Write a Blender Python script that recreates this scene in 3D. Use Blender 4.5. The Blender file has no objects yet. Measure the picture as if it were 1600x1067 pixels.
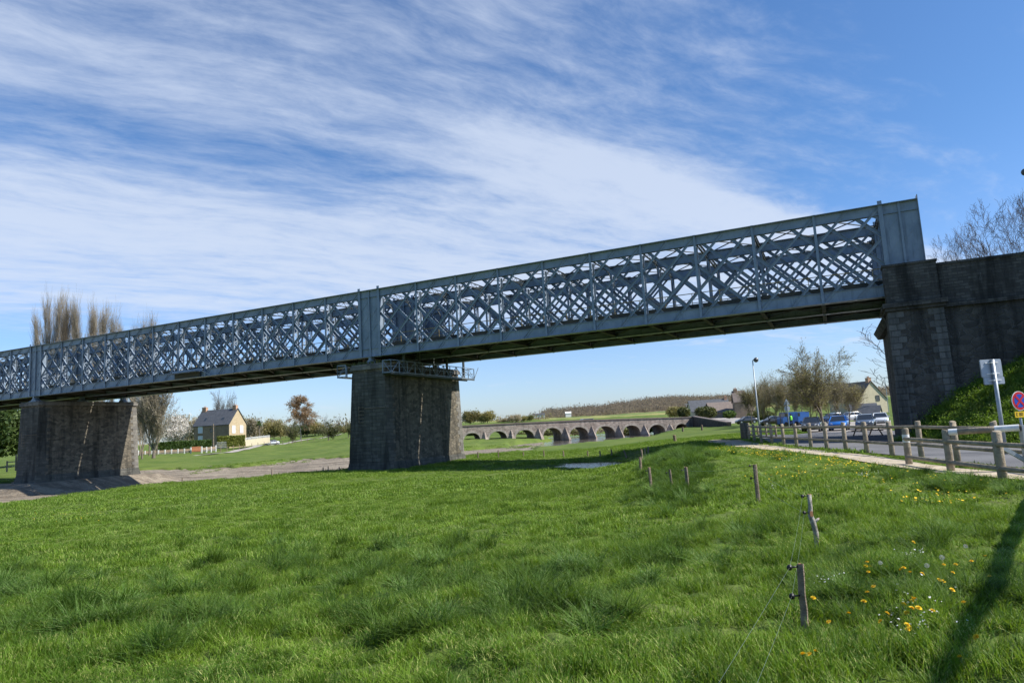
import bpy, math, random, numpy as np
from mathutils import Vector, Matrix, noise as mnoise
rad = math.radians
sc = bpy.context.scene
COL = sc.collection
# ------------------------------------------------------------------ camera
ROLL, PITCH, FPX = rad(-3.297), rad(7.258), 1068.5
_f = np.array([0, math.cos(PITCH), math.sin(PITCH)]); _u = np.array([0, -math.sin(PITCH), math.cos(PITCH)]); _r = np.array([1., 0, 0])
_c, _s = math.cos(ROLL), math.sin(ROLL)
CR = _c*_r + _s*_u; CU = -_s*_r + _c*_u
cam = bpy.data.objects.new('camera', bpy.data.cameras.new('camera')); COL.objects.link(cam)
cam.matrix_world = Matrix(((CR[0], CU[0], -_f[0], 0), (CR[1], CU[1], -_f[1], 0), (CR[2], CU[2], -_f[2], 0), (0, 0, 0, 1)))
cam.data.sensor_width = 36; cam.data.lens = 36*FPX/1600
cam.data.clip_start = 0.1; cam.data.clip_end = 20000
sc.camera = cam
# ------------------------------------------------------------------ sun, sky, exposure
SUN_AZ, SUN_EL = rad(103.5), rad(44.0)          # azimuth clockwise from +Y
sd = Vector((math.sin(SUN_AZ)*math.cos(SUN_EL), math.cos(SUN_AZ)*math.cos(SUN_EL), math.sin(SUN_EL)))
sun = bpy.data.objects.new('sun', bpy.data.lights.new('sun', 'SUN')); COL.objects.link(sun)
sun.data.energy = 5.0; sun.data.angle = rad(0.53); sun.data.color = (1.0, 0.955, 0.88)
sun.rotation_euler = sd.to_track_quat('Z', 'Y').to_euler()
world = bpy.data.worlds.new("World"); sc.world = world; world.use_nodes = True
sc.view_settings.view_transform = 'Standard'; sc.view_settings.look = 'None'
sc.view_settings.exposure = 0.56; sc.view_settings.gamma = 1.0

class NT:
    """small helper to write node trees"""
    def __init__(s, nt):
        s.nt = nt; nt.nodes.clear()
    def n(s, typ, ins=None, **kw):
        nd = s.nt.nodes.new(typ)
        for k, v in kw.items(): setattr(nd, k, v)
        for k, v in (ins or {}).items():
            sk = nd.inputs[k]
            if isinstance(v, bpy.types.NodeSocket): s.nt.links.new(v, sk)
            elif isinstance(v, bpy.types.Node): s.nt.links.new(v.outputs[0], sk)
            else: sk.default_value = v
        return nd
    def m(s, op, a, b=0.0, c=0.0, clamp=False):
        return s.n('ShaderNodeMath', {0: a, 1: b, 2: c}, operation=op, use_clamp=clamp).outputs[0]
    def ss(s, x, a, b, lo=0.0, hi=1.0):
        return s.n('ShaderNodeMapRange', {'Value': x, 'From Min': a, 'From Max': b, 'To Min': lo, 'To Max': hi}, interpolation_type='SMOOTHSTEP').outputs[0]
    def noise(s, vec, scale, detail=4, rough=0.55, dist=0.0, out=0):
        return s.n('ShaderNodeTexNoise', {'Vector': vec, 'Scale': scale, 'Detail': detail, 'Roughness': rough, 'Distortion': dist}).outputs[out]
    def mix(s, f, a, b, blend='MIX'):
        nd = s.n('ShaderNodeMix', data_type='RGBA', blend_type=blend)
        for k, v in ((0, f), (6, a), (7, b)):
            if isinstance(v, bpy.types.NodeSocket): s.nt.links.new(v, nd.inputs[k])
            else: nd.inputs[k].default_value = v if k == 0 or len(v) == 4 else (*v, 1)
        return nd.outputs[2]
    def ramp(s, f, pts):
        nd = s.n('ShaderNodeValToRGB', {0: f}); r = nd.color_ramp
        while len(r.elements) < len(pts): r.elements.new(0.5)
        for el, (p, c) in zip(r.elements, pts):
            el.position = p; el.color = (*c, 1) if len(c) == 3 else c
        return nd.outputs[0]
    def curve(s, x, pts):
        """float curve over points (x,y) scaled to 0..1"""
        lo, hi = pts[0][0], pts[-1][0]
        t = s.n('ShaderNodeMapRange', {'Value': x, 'From Min': lo, 'From Max': hi}).outputs[0]
        nd = s.n('ShaderNodeFloatCurve', {'Value': t}); c = nd.mapping.curves[0]
        while len(c.points) < len(pts): c.points.new(0.5, 0.5)
        for p, (a, b) in zip(c.points, pts): p.location = ((a-lo)/(hi-lo), b)
        nd.mapping.update(); return nd.outputs[0]

W = NT(world.node_tree)
sky = W.n('ShaderNodeTexSky', sky_type='NISHITA', sun_disc=False, sun_elevation=SUN_EL, sun_rotation=SUN_AZ, altitude=0, air_density=1.0, dust_density=0.6, ozone_density=1.6)
geo = W.n('ShaderNodeTexCoord').outputs['Generated']
sep = W.n('ShaderNodeSeparateXYZ', {0: geo})
dx, dy, dz = sep.outputs
zz = W.m('ADD', W.m('MAXIMUM', dz, 0.004), 0.06)
px_, py_ = W.m('DIVIDE', dx, zz), W.m('DIVIDE', dy, zz)
SA, CA = math.sin(rad(55)), math.cos(rad(55))
u_ = W.m('ADD', W.m('MULTIPLY', px_, SA), W.m('MULTIPLY', py_, CA))
v_ = W.m('SUBTRACT', W.m('MULTIPLY', px_, CA), W.m('MULTIPLY', py_, SA))
vecU = W.n('ShaderNodeCombineXYZ', {0: u_, 1: v_, 2: 0.0}).outputs[0]
warp = W.noise(vecU, 0.9, 3, 0.5, out=1)
wv = W.n('ShaderNodeVectorMath', {0: warp, 1: (0.5, 0.5, 0.5)}, operation='SUBTRACT').outputs[0]
wv = W.n('ShaderNodeVectorMath', {0: wv, 'Scale': 0.38}, operation='SCALE').outputs[0]
vw = W.n('ShaderNodeVectorMath', {0: vecU, 1: wv}, operation='ADD').outputs[0]
def stretched(sx, sy, off):
    return W.n('ShaderNodeMapping', {'Vector': vw, 'Scale': (sx, sy, 1), 'Location': (off, off*0.7, off)}).outputs[0]
nA = W.noise(stretched(0.45, 2.4, 3.1), 1.6, 9, 0.58, 0.1)       # long soft bands
nB = W.noise(stretched(1.7, 3.9, 7.7), 2.6, 12, 0.66, 0.15)         # wisps
nC = W.noise(stretched(0.22, 1.1, 1.7), 1.0, 2, 0.5)              # broad patches
cov = W.curve(v_, [(-8, .10), (-5.2, .22), (-4.3, .52), (-3.2, .84), (-2.5, .76), (-2.05, .34), (-1.72, .56), (-1.35, .44), (-1.0, .38), (-0.6, .14), (0.6, .2)])
right = W.m('MULTIPLY', W.ss(u_, 1.9, 2.6), W.ss(v_, -1.62, -1.40))  # clear air to the right of the cirrus edge
cov = W.m('MULTIPLY', cov, W.m('SUBTRACT', 1.0, W.m('MULTIPLY', right, 0.45)))
midfill = W.m('MULTIPLY', W.ss(u_, 0.7, 1.5), W.m('MULTIPLY', W.ss(v_, -2.6, -2.1), W.ss(v_, -1.45, -1.62)))
cov = W.m('ADD', cov, W.m('MULTIPLY', midfill, 0.40))
lowsky = W.ss(dz, 0.20, 0.08)
cov = W.m('MULTIPLY', cov, W.m('SUBTRACT', 1.0, W.m('MULTIPLY', lowsky, 0.75)))
nn = W.m('ADD', W.m('MULTIPLY', nA, 0.50), W.m('ADD', W.m('MULTIPLY', nB, 0.52), W.m('MULTIPLY', nC, 0.25)))
dens = W.m('ADD', nn, W.m('MULTIPLY', W.m('SUBTRACT', cov, 0.5), 0.62))
alpha = W.ss(dens, 0.40, 0.94)
# a few small low cumulus shreds near the horizon
cl = W.n('ShaderNodeMapping', {'Vector': geo, 'Scale': (5.0, 5.0, 26.0)}).outputs[0]
cum = W.m('MULTIPLY', W.ss(W.noise(cl, 1.6, 6, 0.55), 0.60, 0.74), W.m('MULTIPLY', W.ss(dz, 0.02, 0.05), W.ss(dz, 0.22, 0.12)))
alpha = W.m('MAXIMUM', W.m('MULTIPLY', alpha, 0.78), W.m('MULTIPLY', cum, 0.55))
ccol = W.mix(W.ss(dz, 0.05, 0.5), (5.9, 6.5, 7.5), (5.6, 6.3, 7.6))
skyt = W.mix(1.0, sky.outputs[0], W.mix(W.ss(dz, 0.0, 0.38), (0.90, 1.05, 1.42), (0.64, 0.95, 1.28)), 'MULTIPLY')
hsv = W.n('ShaderNodeHueSaturation', {'Color': skyt, 'Saturation': 1.0, 'Value': 1.0}).outputs[0]
skyc = W.mix(alpha, hsv, ccol)
bg = W.n('ShaderNodeBackground', {'Color': skyc, 'Strength': 0.087})
W.n('ShaderNodeOutputWorld', {0: bg.outputs[0]})

# ------------------------------------------------------------------ geometry of the place (metres, eye level z = 0)
def ray(x, y): return _f + CR*(x-800)/FPX + CU*(533.5-y)/FPX
def at(x, y, z):
    d = ray(x, y); return Vector(d*z/d[2])
def atd(x, y, Y):
    d = ray(x, y); return Vector(d*Y/d[1])
AZ = rad(24.80); DB = 46.0
BN = Vector((math.sin(AZ), math.cos(AZ), 0)); BE = Vector((math.cos(AZ), -math.sin(AZ), 0))
def B(s, w, z): return BN*(DB+w) + BE*s + Vector((0, 0, z))      # bridge frame -> world
BROT = -AZ

# ------------------------------------------------------------------ mesh helpers
class MB:
    def __init__(s): s.v = []; s.f = []; s.mi = []
    def add(s, vs, fs, m=0):
        b = len(s.v); s.v.extend([tuple(p) for p in vs]); s.f.extend([tuple(i+b for i in q) for q in fs]); s.mi.extend([m]*len(fs)); return s
    def box(s, x0, x1, y0, y1, z0, z1, m=0):
        return s.add([(x0,y0,z0),(x1,y0,z0),(x1,y1,z0),(x0,y1,z0),(x0,y0,z1),(x1,y0,z1),(x1,y1,z1),(x0,y1,z1)],
                     [(0,3,2,1),(4,5,6,7),(0,1,5,4),(1,2,6,5),(2,3,7,6),(3,0,4,7)], m)
    def hexa(s, p, m=0):
        return s.add(p, [(0,3,2,1),(4,5,6,7),(0,1,5,4),(1,2,6,5),(2,3,7,6),(3,0,4,7)], m)
    def bar(s, a, b, w, h, up=(0,0,1), m=0, off=(0,0)):
        a = Vector(a); b = Vector(b); d = (b-a).normalized(); up = Vector(up)
        if abs(d.dot(up)) > 0.99: up = Vector((0,1,0)) if abs(d.y) < .9 else Vector((1,0,0))
        x = d.cross(up).normalized(); y = x.cross(d).normalized()
        o = x*off[0] + y*off[1]
        P = []
        for q in (a, b):
            for sx, sy in ((-1,-1),(1,-1),(1,1),(-1,1)): P.append(q+o+x*sx*w/2+y*sy*h/2)
        return s.add(P, [(0,1,2,3),(7,6,5,4),(0,4,5,1),(1,5,6,2),(2,6,7,3),(3,7,4,0)], m)
    def tube(s, pts, radii, n=8, caps=True, m=0):
        pts = [Vector(p) for p in pts]; rings = []
        if not hasattr(radii, '__len__'): radii = [radii]*len(pts)
        d0 = (pts[1]-pts[0]).normalized(); ref = Vector((0,0,1)) if abs(d0.z) < .9 else Vector((1,0,0))
        x = d0.cross(ref).normalized(); vs = []; fs = []
        for i, p in enumerate(pts):
            d = (pts[min(i+1, len(pts)-1)]-pts[max(i-1, 0)]).normalized()
            x = (x - d*x.dot(d)).normalized(); y = d.cross(x)
            for k in range(n):
                a = 2*math.pi*k/n; vs.append(p+(x*math.cos(a)+y*math.sin(a))*radii[i])
        for i in range(len(pts)-1):
            for k in range(n): fs.append((i*n+k, i*n+(k+1)%n, (i+1)*n+(k+1)%n, (i+1)*n+k))
        if caps: fs.append(tuple(range(n-1, -1, -1))); fs.append(tuple((len(pts)-1)*n+k for k in range(n)))
        return s.add(vs, fs, m)
    def prism(s, poly, y0, y1, m=0):
        """polygon in x,z extruded along y"""
        n = len(poly)
        vs = [(p[0], y0, p[1]) for p in poly]+[(p[0], y1, p[1]) for p in poly]
        return s.add(vs, [tuple(range(n)), tuple(range(2*n-1, n-1, -1))]+[(i, i+n, (i+1) % n+n, (i+1) % n) for i in range(n)], m)
    def mesh(s, name, smooth=False):
        me = bpy.data.meshes.new(name); me.from_pydata(s.v, [], s.f)
        if s.mi and max(s.mi) > 0: me.polygons.foreach_set('material_index', s.mi)
        me.validate(); 
        if smooth: me.polygons.foreach_set('use_smooth', [True]*len(me.polygons))
        me.update(); return me
    def build(s, name, mats, parent=None, smooth=False, loc=None, rz=None):
        me = s.mesh(name, smooth)
        for mt in (mats if isinstance(mats, (list, tuple)) else [mats]): me.materials.append(mt)
        return link(name, me, parent, loc, rz)
def link(name, data, parent=None, loc=None, rz=None):
    o = bpy.data.objects.new(name, data); COL.objects.link(o)
    if parent: o.parent = parent
    if loc is not None: o.location = loc
    if rz is not None: o.rotation_euler = (0, 0, rz)
    return o
def tag(o, label=None, cat=None, group=None, kind=None):
    if label: o['label'] = label
    if cat: o['category'] = cat
    if group: o['group'] = group
    if kind: o['kind'] = kind
    return o
def thing(name, label, cat, loc=(0,0,0), rz=0, group=None):
    return tag(link(name, None, None, loc, rz), label, cat, group)
CH = {}
def dup(root, loc, rz=0, scale=None, label=None, group=None):
    def cp(o, par):
        c = o.copy(); COL.objects.link(c); c.parent = par
        for ch in o.children: cp(ch, c)
        return c
    r = cp(root, None); r.location = loc; r.rotation_euler = (0, 0, rz)
    if scale: r.scale = scale if hasattr(scale, '__len__') else (scale,)*3
    if label: r['label'] = label
    if group: r['group'] = group
    return r
def big_mesh(name, V, F, smooth=False):
    """V (n,3) array, F (m,k) array of equal sized faces"""
    me = bpy.data.meshes.new(name); k = F.shape[1]
    me.vertices.add(len(V)); me.vertices.foreach_set('co', np.ascontiguousarray(V, dtype=np.float32).ravel())
    me.loops.add(F.size); me.loops.foreach_set('vertex_index', np.ascontiguousarray(F, dtype=np.int32).ravel())
    me.polygons.add(len(F)); me.polygons.foreach_set('loop_start', np.arange(0, F.size, k, dtype=np.int32))
    if smooth: me.polygons.foreach_set('use_smooth', np.ones(len(F), dtype=bool))
    me.update(calc_edges=True); return me

# ------------------------------------------------------------------ materials
def pmat(name, col, rough=0.7, metal=0.0, spec=0.4, var=None, vscale=3.0, bump=0.0, bscale=20.0, obj=True, coat=0.0):
    m = bpy.data.materials.new(name); m.use_nodes = True; T = NT(m.node_tree)
    co = T.n('ShaderNodeTexCoord').outputs['Object'] if obj else T.n('ShaderNodeNewGeometry').outputs['Position']
    c = (*col, 1)
    if var is not None:
        f = T.ss(T.noise(co, vscale, 6, 0.62), 0.33, 0.68); c = T.mix(f, col, var)
    ins = {'Base Color': c, 'Roughness': rough, 'Metallic': metal, 'Specular IOR Level': spec, 'Coat Weight': coat}
    if bump:
        h = T.noise(co, bscale, 6, 0.6)
        ins['Normal'] = T.n('ShaderNodeBump', {'Height': h, 'Strength': bump, 'Distance': 0.03}).outputs[0]
    b = T.n('ShaderNodeBsdfPrincipled', ins); T.n('ShaderNodeOutputMaterial', {0: b.outputs[0]}); return m

def stone_mat(name, c1, c2, mortar, scale=1.0, streak=0.6, lichen=(0.35,0.34,0.30), bw=0.62, bh=0.26, rubble=False):
    """masonry in world space: courses + stains"""
    m = bpy.data.materials.new(name); m.use_nodes = True; T = NT(m.node_tree)
    co = T.n('ShaderNodeTexCoord').outputs['Object']
    sp = T.n('ShaderNodeSeparateXYZ', {0: co}).outputs
    hv = T.n('ShaderNodeCombineXYZ', {0: T.m('ADD', sp[0], sp[1]), 1: sp[2], 2: 0.0}).outputs[0]
    wr = T.n('ShaderNodeVectorMath', {0: T.noise(co, 2.5, 3, out=1), 'Scale': 0.10 if rubble else 0.03}, operation='SCALE').outputs[0]
    hv = T.n('ShaderNodeVectorMath', {0: hv, 1: wr}, operation='ADD').outputs[0]
    if rubble:
        sc2 = T.n('ShaderNodeMapping', {'Vector': hv, 'Scale': (1/bw, 1/bh, 1)}).outputs[0]
        vd = T.n('ShaderNodeTexVoronoi', {'Vector': sc2, 'Scale': 1.0}, feature='DISTANCE_TO_EDGE').outputs[0]
        vc = T.n('ShaderNodeTexVoronoi', {'Vector': sc2, 'Scale': 1.0}).outputs['Color']
        joint = T.ss(vd, 0.09, 0.02); tone = T.n('ShaderNodeSeparateXYZ', {0: vc}).outputs[0]
    else:
        br = T.n('ShaderNodeTexBrick', {'Vector': hv, 'Color1': (0,0,0,1), 'Color2': (1,1,1,1), 'Mortar': (.5,.5,.5,1), 'Scale': 1.0, 'Mortar Size': 0.018,
                 'Mortar Smooth': 0.3, 'Brick Width': bw, 'Row Height': bh, 'Bias': 0.0})
        joint = br.outputs['Fac']; tone = T.n('ShaderNodeSeparateXYZ', {0: br.outputs['Color']}).outputs[0]
    c = T.mix(tone, c1, c2)
    c = T.mix(T.ss(T.noise(co, 7.0, 8, 0.7), 0.35, 0.7), c, T.mix(0.55, c, c1))
    c = T.mix(T.m('MULTIPLY', joint, T.m('MULTIPLY', 0.75, T.ss(T.noise(co, 0.8, 3), .35, .6))), c, mortar)
    # dark vertical run-off stains and pale bloom
    stv = T.n('ShaderNodeMapping', {'Vector': co, 'Scale': (1.0, 1.0, 0.12)}).outputs[0]
    st = T.ss(T.noise(stv, 1.1*scale, 7, 0.65), 0.44, 0.66)
    c = T.mix(T.m('MULTIPLY', st, streak), c, (c1[0]*0.22, c1[1]*0.24, c1[2]*0.25))
    st2 = T.ss(T.noise(stv, 3.3*scale, 6, 0.7), 0.64, 0.76)
    c = T.mix(T.m('MULTIPLY', st2, 0.55), c, lichen)
    h = T.m('ADD', T.m('MULTIPLY', T.m('SUBTRACT', 1.0, joint), 0.6), T.m('MULTIPLY', T.noise(co, 9, 8, 0.7), 0.7))
    bp = T.n('ShaderNodeBump', {'Height': h, 'Strength': 0.9, 'Distance': 0.06}).outputs[0]
    b = T.n('ShaderNodeBsdfPrincipled', {'Base Color': c, 'Roughness': 0.92, 'Specular IOR Level': 0.2, 'Normal': bp})
    T.n('ShaderNodeOutputMaterial', {0: b.outputs[0]}); return m

def leaf_mat(name, c1, c2, trans=0.35, vs=1.2, spec=0.3, c3=None, rough=0.55):
    m = bpy.data.materials.new(name); m.use_nodes = True; T = NT(m.node_tree)
    pos = T.n('ShaderNodeNewGeometry').outputs['Position']
    oi = T.n('ShaderNodeObjectInfo').outputs['Random']
    f = T.ss(T.m('ADD', T.noise(pos, vs, 4, 0.6), T.m('MULTIPLY', T.m('SUBTRACT', oi, 0.5), 0.35)), 0.3, 0.7)
    c = T.mix(f, c1, c2)
    if c3: c = T.mix(T.ss(T.noise(pos, vs*0.23, 3, 0.6), 0.52, 0.70), c, c3)
    b = T.n('ShaderNodeBsdfPrincipled', {'Base Color': c, 'Roughness': rough, 'Specular IOR Level': spec})
    t = T.n('ShaderNodeBsdfTranslucent', {'Color': T.mix(0.4, c, (c2[0]*1.3, c2[1]*1.3, c2[2]*0.7))})
    mx = T.n('ShaderNodeMixShader', {0: trans, 1: b.outputs[0], 2: t.outputs[0]})
    T.n('ShaderNodeOutputMaterial', {0: mx.outputs[0]}); return m

M = {}
M['steel'] = pmat('blue_grey_steel', (0.155, 0.200, 0.245), 0.42, 0.0, 0.5, var=(0.205, 0.248, 0.29), vscale=1.3, bump=0.15, bscale=30)
def steel_paint(name, a, b):
    m = bpy.data.materials.new(name); m.use_nodes = True; T = NT(m.node_tree)
    co = T.n('ShaderNodeTexCoord').outputs['Object']
    st = T.n('ShaderNodeMapping', {'Vector': co, 'Scale': (3.0, 3.0, 0.35)}).outputs[0]
    c = T.mix(T.ss(T.noise(co, .9, 6, .65), .32, .68), a, b)
    c = T.mix(T.m('MULTIPLY', T.ss(T.noise(st, 1.6, 6, .7), .50, .72), .55), c, (a[0]*.55, a[1]*.55, a[2]*.52))
    c = T.mix(T.m('MULTIPLY', T.ss(T.noise(st, 4.0, 5, .7), .63, .72), .6), c, (.17, .105, .06))
    c = T.mix(T.m('MULTIPLY', T.ss(T.noise(co, 14, 4, .6), .62, .75), .35), c, (.33, .36, .38))
    bp = T.n('ShaderNodeBump', {'Height': T.noise(co, 26, 5, .6), 'Strength': .2, 'Distance': .02}).outputs[0]
    b_ = T.n('ShaderNodeBsdfPrincipled', {'Base Color': c, 'Roughness': T.ss(T.noise(co, 2, 4), .3, .7, .34, .56), 'Specular IOR Level': .5, 'Normal': bp})
    T.n('ShaderNodeOutputMaterial', {0: b_.outputs[0]}); return m
M['steel'] = steel_paint('faded_steel_paint', (0.165, 0.212, 0.272), (0.235, 0.285, 0.345))
M['steel_dark'] = pmat('weathered_steel', (0.085, 0.10, 0.105), 0.6, 0.0, 0.4, var=(0.05, 0.055, 0.05), vscale=0.9, bump=0.2, bscale=18)
M['under'] = pmat('dark_olive_steel', (0.045, 0.05, 0.045), 0.75, 0.0, 0.3, var=(0.085, 0.075, 0.05), vscale=0.8, bump=0.3, bscale=12)  # near-black steel with olive-brown patches, for deck, beams and bracing
M['rail_ochre'] = pmat('ochre_paint', (0.40, 0.31, 0.12), 0.5, var=(0.25, 0.19, 0.09), vscale=3)
M['pier'] = stone_mat('dark_masonry', (0.078, 0.076, 0.066), (0.145, 0.138, 0.118), (0.085, 0.082, 0.072), streak=0.74, bw=0.7, bh=0.28)
M['pier_rubble'] = stone_mat('rubble_masonry', (0.085, 0.076, 0.060), (0.25, 0.212, 0.155), (0.125, 0.112, 0.088), streak=0.66, bw=0.42, bh=0.24, rubble=True)
M['quoin'] = stone_mat('quoin_stone', (0.15, 0.14, 0.125), (0.27, 0.25, 0.21), (0.16, 0.15, 0.13), streak=0.5, bw=0.8, bh=0.36)
M['wall_dark'] = stone_mat('blackened_wall', (0.065, 0.061, 0.055), (0.13, 0.12, 0.107), (0.055, 0.052, 0.047), streak=0.78, bw=0.46, bh=0.17, lichen=(0.28,0.28,0.26))
M['wall_rubble'] = stone_mat('blackened_rubble', (0.060, 0.056, 0.050), (0.125, 0.112, 0.097), (0.12, 0.115, 0.105), streak=0.66, bw=0.5, bh=0.3, rubble=True, lichen=(0.32,0.32,0.30))
M['corner'] = stone_mat('grey_corner_stone', (0.10, 0.098, 0.092), (0.18, 0.172, 0.158), (0.07, 0.068, 0.062), streak=0.72, bw=0.62, bh=0.36)
M['old_bridge'] = stone_mat('old_granite', (0.26, 0.21, 0.18), (0.44, 0.37, 0.32), (0.24, 0.21, 0.18), streak=0.42, bw=0.75, bh=0.38, rubble=True)
M['old_vousoir'] = stone_mat('arch_stones', (0.33, 0.29, 0.25), (0.45, 0.40, 0.35), (0.2, 0.18, 0.16), streak=0.4, bw=0.5, bh=0.4)
M['wood'] = pmat('weathered_timber', (0.38, 0.315, 0.225), 0.85, spec=0.2, var=(0.22, 0.185, 0.14), vscale=5, bump=0.8, bscale=30)
M['oldwood'] = pmat('grey_split_wood', (0.30, 0.235, 0.17), 0.9, spec=0.2, var=(0.15, 0.115, 0.085), vscale=14, bump=0.7, bscale=60)
M['birch'] = pmat('pale_bark', (0.42, 0.39, 0.34), 0.85, spec=0.2, var=(0.17, 0.15, 0.12), vscale=22, bump=0.6, bscale=45)
M['cutwood'] = pmat('sawn_wood', (0.36, 0.17, 0.08), 0.85, var=(0.28, 0.15, 0.09), vscale=30)
M['black'] = pmat('black_plastic', (0.012, 0.012, 0.013), 0.4)
M['white'] = pmat('white_paint', (0.78, 0.78, 0.76), 0.5, var=(0.62, 0.62, 0.60), vscale=5)
M['galv'] = pmat('galvanised_steel', (0.36, 0.39, 0.41), 0.45, 0.4, var=(0.28, 0.31, 0.33), vscale=9)
M['signback'] = pmat('sign_back_metal', (0.38, 0.42, 0.47), 0.5, 0.2, var=(0.33, 0.37, 0.42), vscale=6)
M['wire'] = pmat('fence_wire', (0.30, 0.35, 0.30), 0.35, 0.6)
M['asphalt'] = pmat('asphalt', (0.115, 0.115, 0.12), 0.9, spec=0.25, var=(0.16, 0.16, 0.165), vscale=0.35, bump=0.3, bscale=60, obj=False)
M['sand'] = pmat('sandy_path', (0.50, 0.43, 0.33), 0.95, spec=0.1, var=(0.36, 0.30, 0.215), vscale=1.8, bump=0.5, bscale=30, obj=False)
M['gravel'] = pmat('pale_gravel', (0.36, 0.33, 0.30), 0.95, spec=0.1, var=(0.29, 0.27, 0.25), vscale=0.12, bump=0.4, bscale=10, obj=False)
M['bark'] = pmat('tree_bark', (0.13, 0.108, 0.085), 0.95, spec=0.1, var=(0.20, 0.17, 0.135), vscale=6, bump=0.5, bscale=12)
M['twig'] = pmat('twigs', (0.17, 0.14, 0.105), 0.9, spec=0.15, var=(0.115, 0.095, 0.075), vscale=0.6)
M['twig_pale'] = pmat('pale_twigs', (0.35, 0.305, 0.24), 0.9, spec=0.15, var=(0.17, 0.14, 0.10), vscale=0.4)
M['twig_dark'] = pmat('dark_twigs', (0.085, 0.068, 0.060), 0.9, spec=0.15, var=(0.12, 0.10, 0.09), vscale=0.6)
M['bud_olive'] = leaf_mat('olive_buds', (0.20, 0.175, 0.07), (0.32, 0.28, 0.11), 0.35, 0.4)
M['bud_rust'] = leaf_mat('rusty_catkins', (0.26, 0.155, 0.075), (0.36, 0.23, 0.12), 0.3, 0.5)
M['bud_pale'] = leaf_mat('straw_buds', (0.32, 0.27, 0.19), (0.42, 0.36, 0.26), 0.4, 0.4)
M['blossom'] = leaf_mat('white_blossom', (0.46, 0.43, 0.39), (0.68, 0.64, 0.60), 0.3, 0.8)
M['leaf_green'] = leaf_mat('fresh_leaves', (0.055, 0.10, 0.022), (0.12, 0.18, 0.04), 0.35, 0.7)
M['leaf_dark'] = leaf_mat('evergreen_leaves', (0.045, 0.078, 0.022), (0.10, 0.145, 0.040), 0.35, 0.7)
M['leaf_yellow'] = leaf_mat('yellow_green_leaves', (0.16, 0.19, 0.035), (0.26, 0.27, 0.06), 0.35, 0.9)
M['leaf_olive'] = leaf_mat('olive_leaves', (0.085, 0.10, 0.032), (0.145, 0.15, 0.048), 0.3, 0.6)
M['slate'] = pmat('slate_roof', (0.062, 0.067, 0.076), 0.6, spec=0.4, var=(0.095, 0.10, 0.11), vscale=1.6, bump=0.4, bscale=9)
M['slate_brown'] = pmat('brown_tile_roof', (0.15, 0.12, 0.105), 0.8, var=(0.20, 0.16, 0.135), vscale=1.6, bump=0.4, bscale=9)
M['house_sunlit'] = stone_mat('sunlit_house_stone', (0.44, 0.34, 0.21), (0.56, 0.45, 0.29), (0.45, 0.37, 0.26), streak=0.12, bw=0.5, bh=0.25, lichen=(0.5,0.42,0.28))  # sunlit gable of the stone house, sunlight put into the colour
M['house_brown_shade'] = stone_mat('brown_shaded_house_stone', (0.27, 0.20, 0.14), (0.37, 0.28, 0.19), (0.30, 0.25, 0.19), streak=0.2, bw=0.5, bh=0.25, lichen=(0.4,0.33,0.24))  # brown stone, also the stone house facade with its shade painted in
M['cream'] = pmat('cream_render', (0.56, 0.49, 0.34), 0.9, var=(0.50, 0.435, 0.30), vscale=1.2)
M['brick'] = pmat('brick_chimney', (0.42, 0.24, 0.15), 0.9, var=(0.50, 0.32, 0.21), vscale=5)
M['glass'] = pmat('window_glass', (0.04, 0.05, 0.06), 0.12, spec=0.8)
M['shutter'] = pmat('white_shutter', (0.62, 0.66, 0.72), 0.6, var=(0.55, 0.6, 0.66), vscale=3)
M['terracotta'] = pmat('rust_gate', (0.40, 0.16, 0.07), 0.8, var=(0.32, 0.13, 0.07), vscale=2)
M['tyre'] = pmat('rubber', (0.02, 0.02, 0.02), 0.85)
M['rim'] = pmat('alloy_rim', (0.45, 0.46, 0.48), 0.3, 0.8)
M['carglass'] = pmat('car_glass', (0.025, 0.03, 0.035), 0.08, spec=0.9)
M['lamp_glass'] = pmat('headlight_glass', (0.75, 0.78, 0.8), 0.1, spec=0.8)
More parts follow.
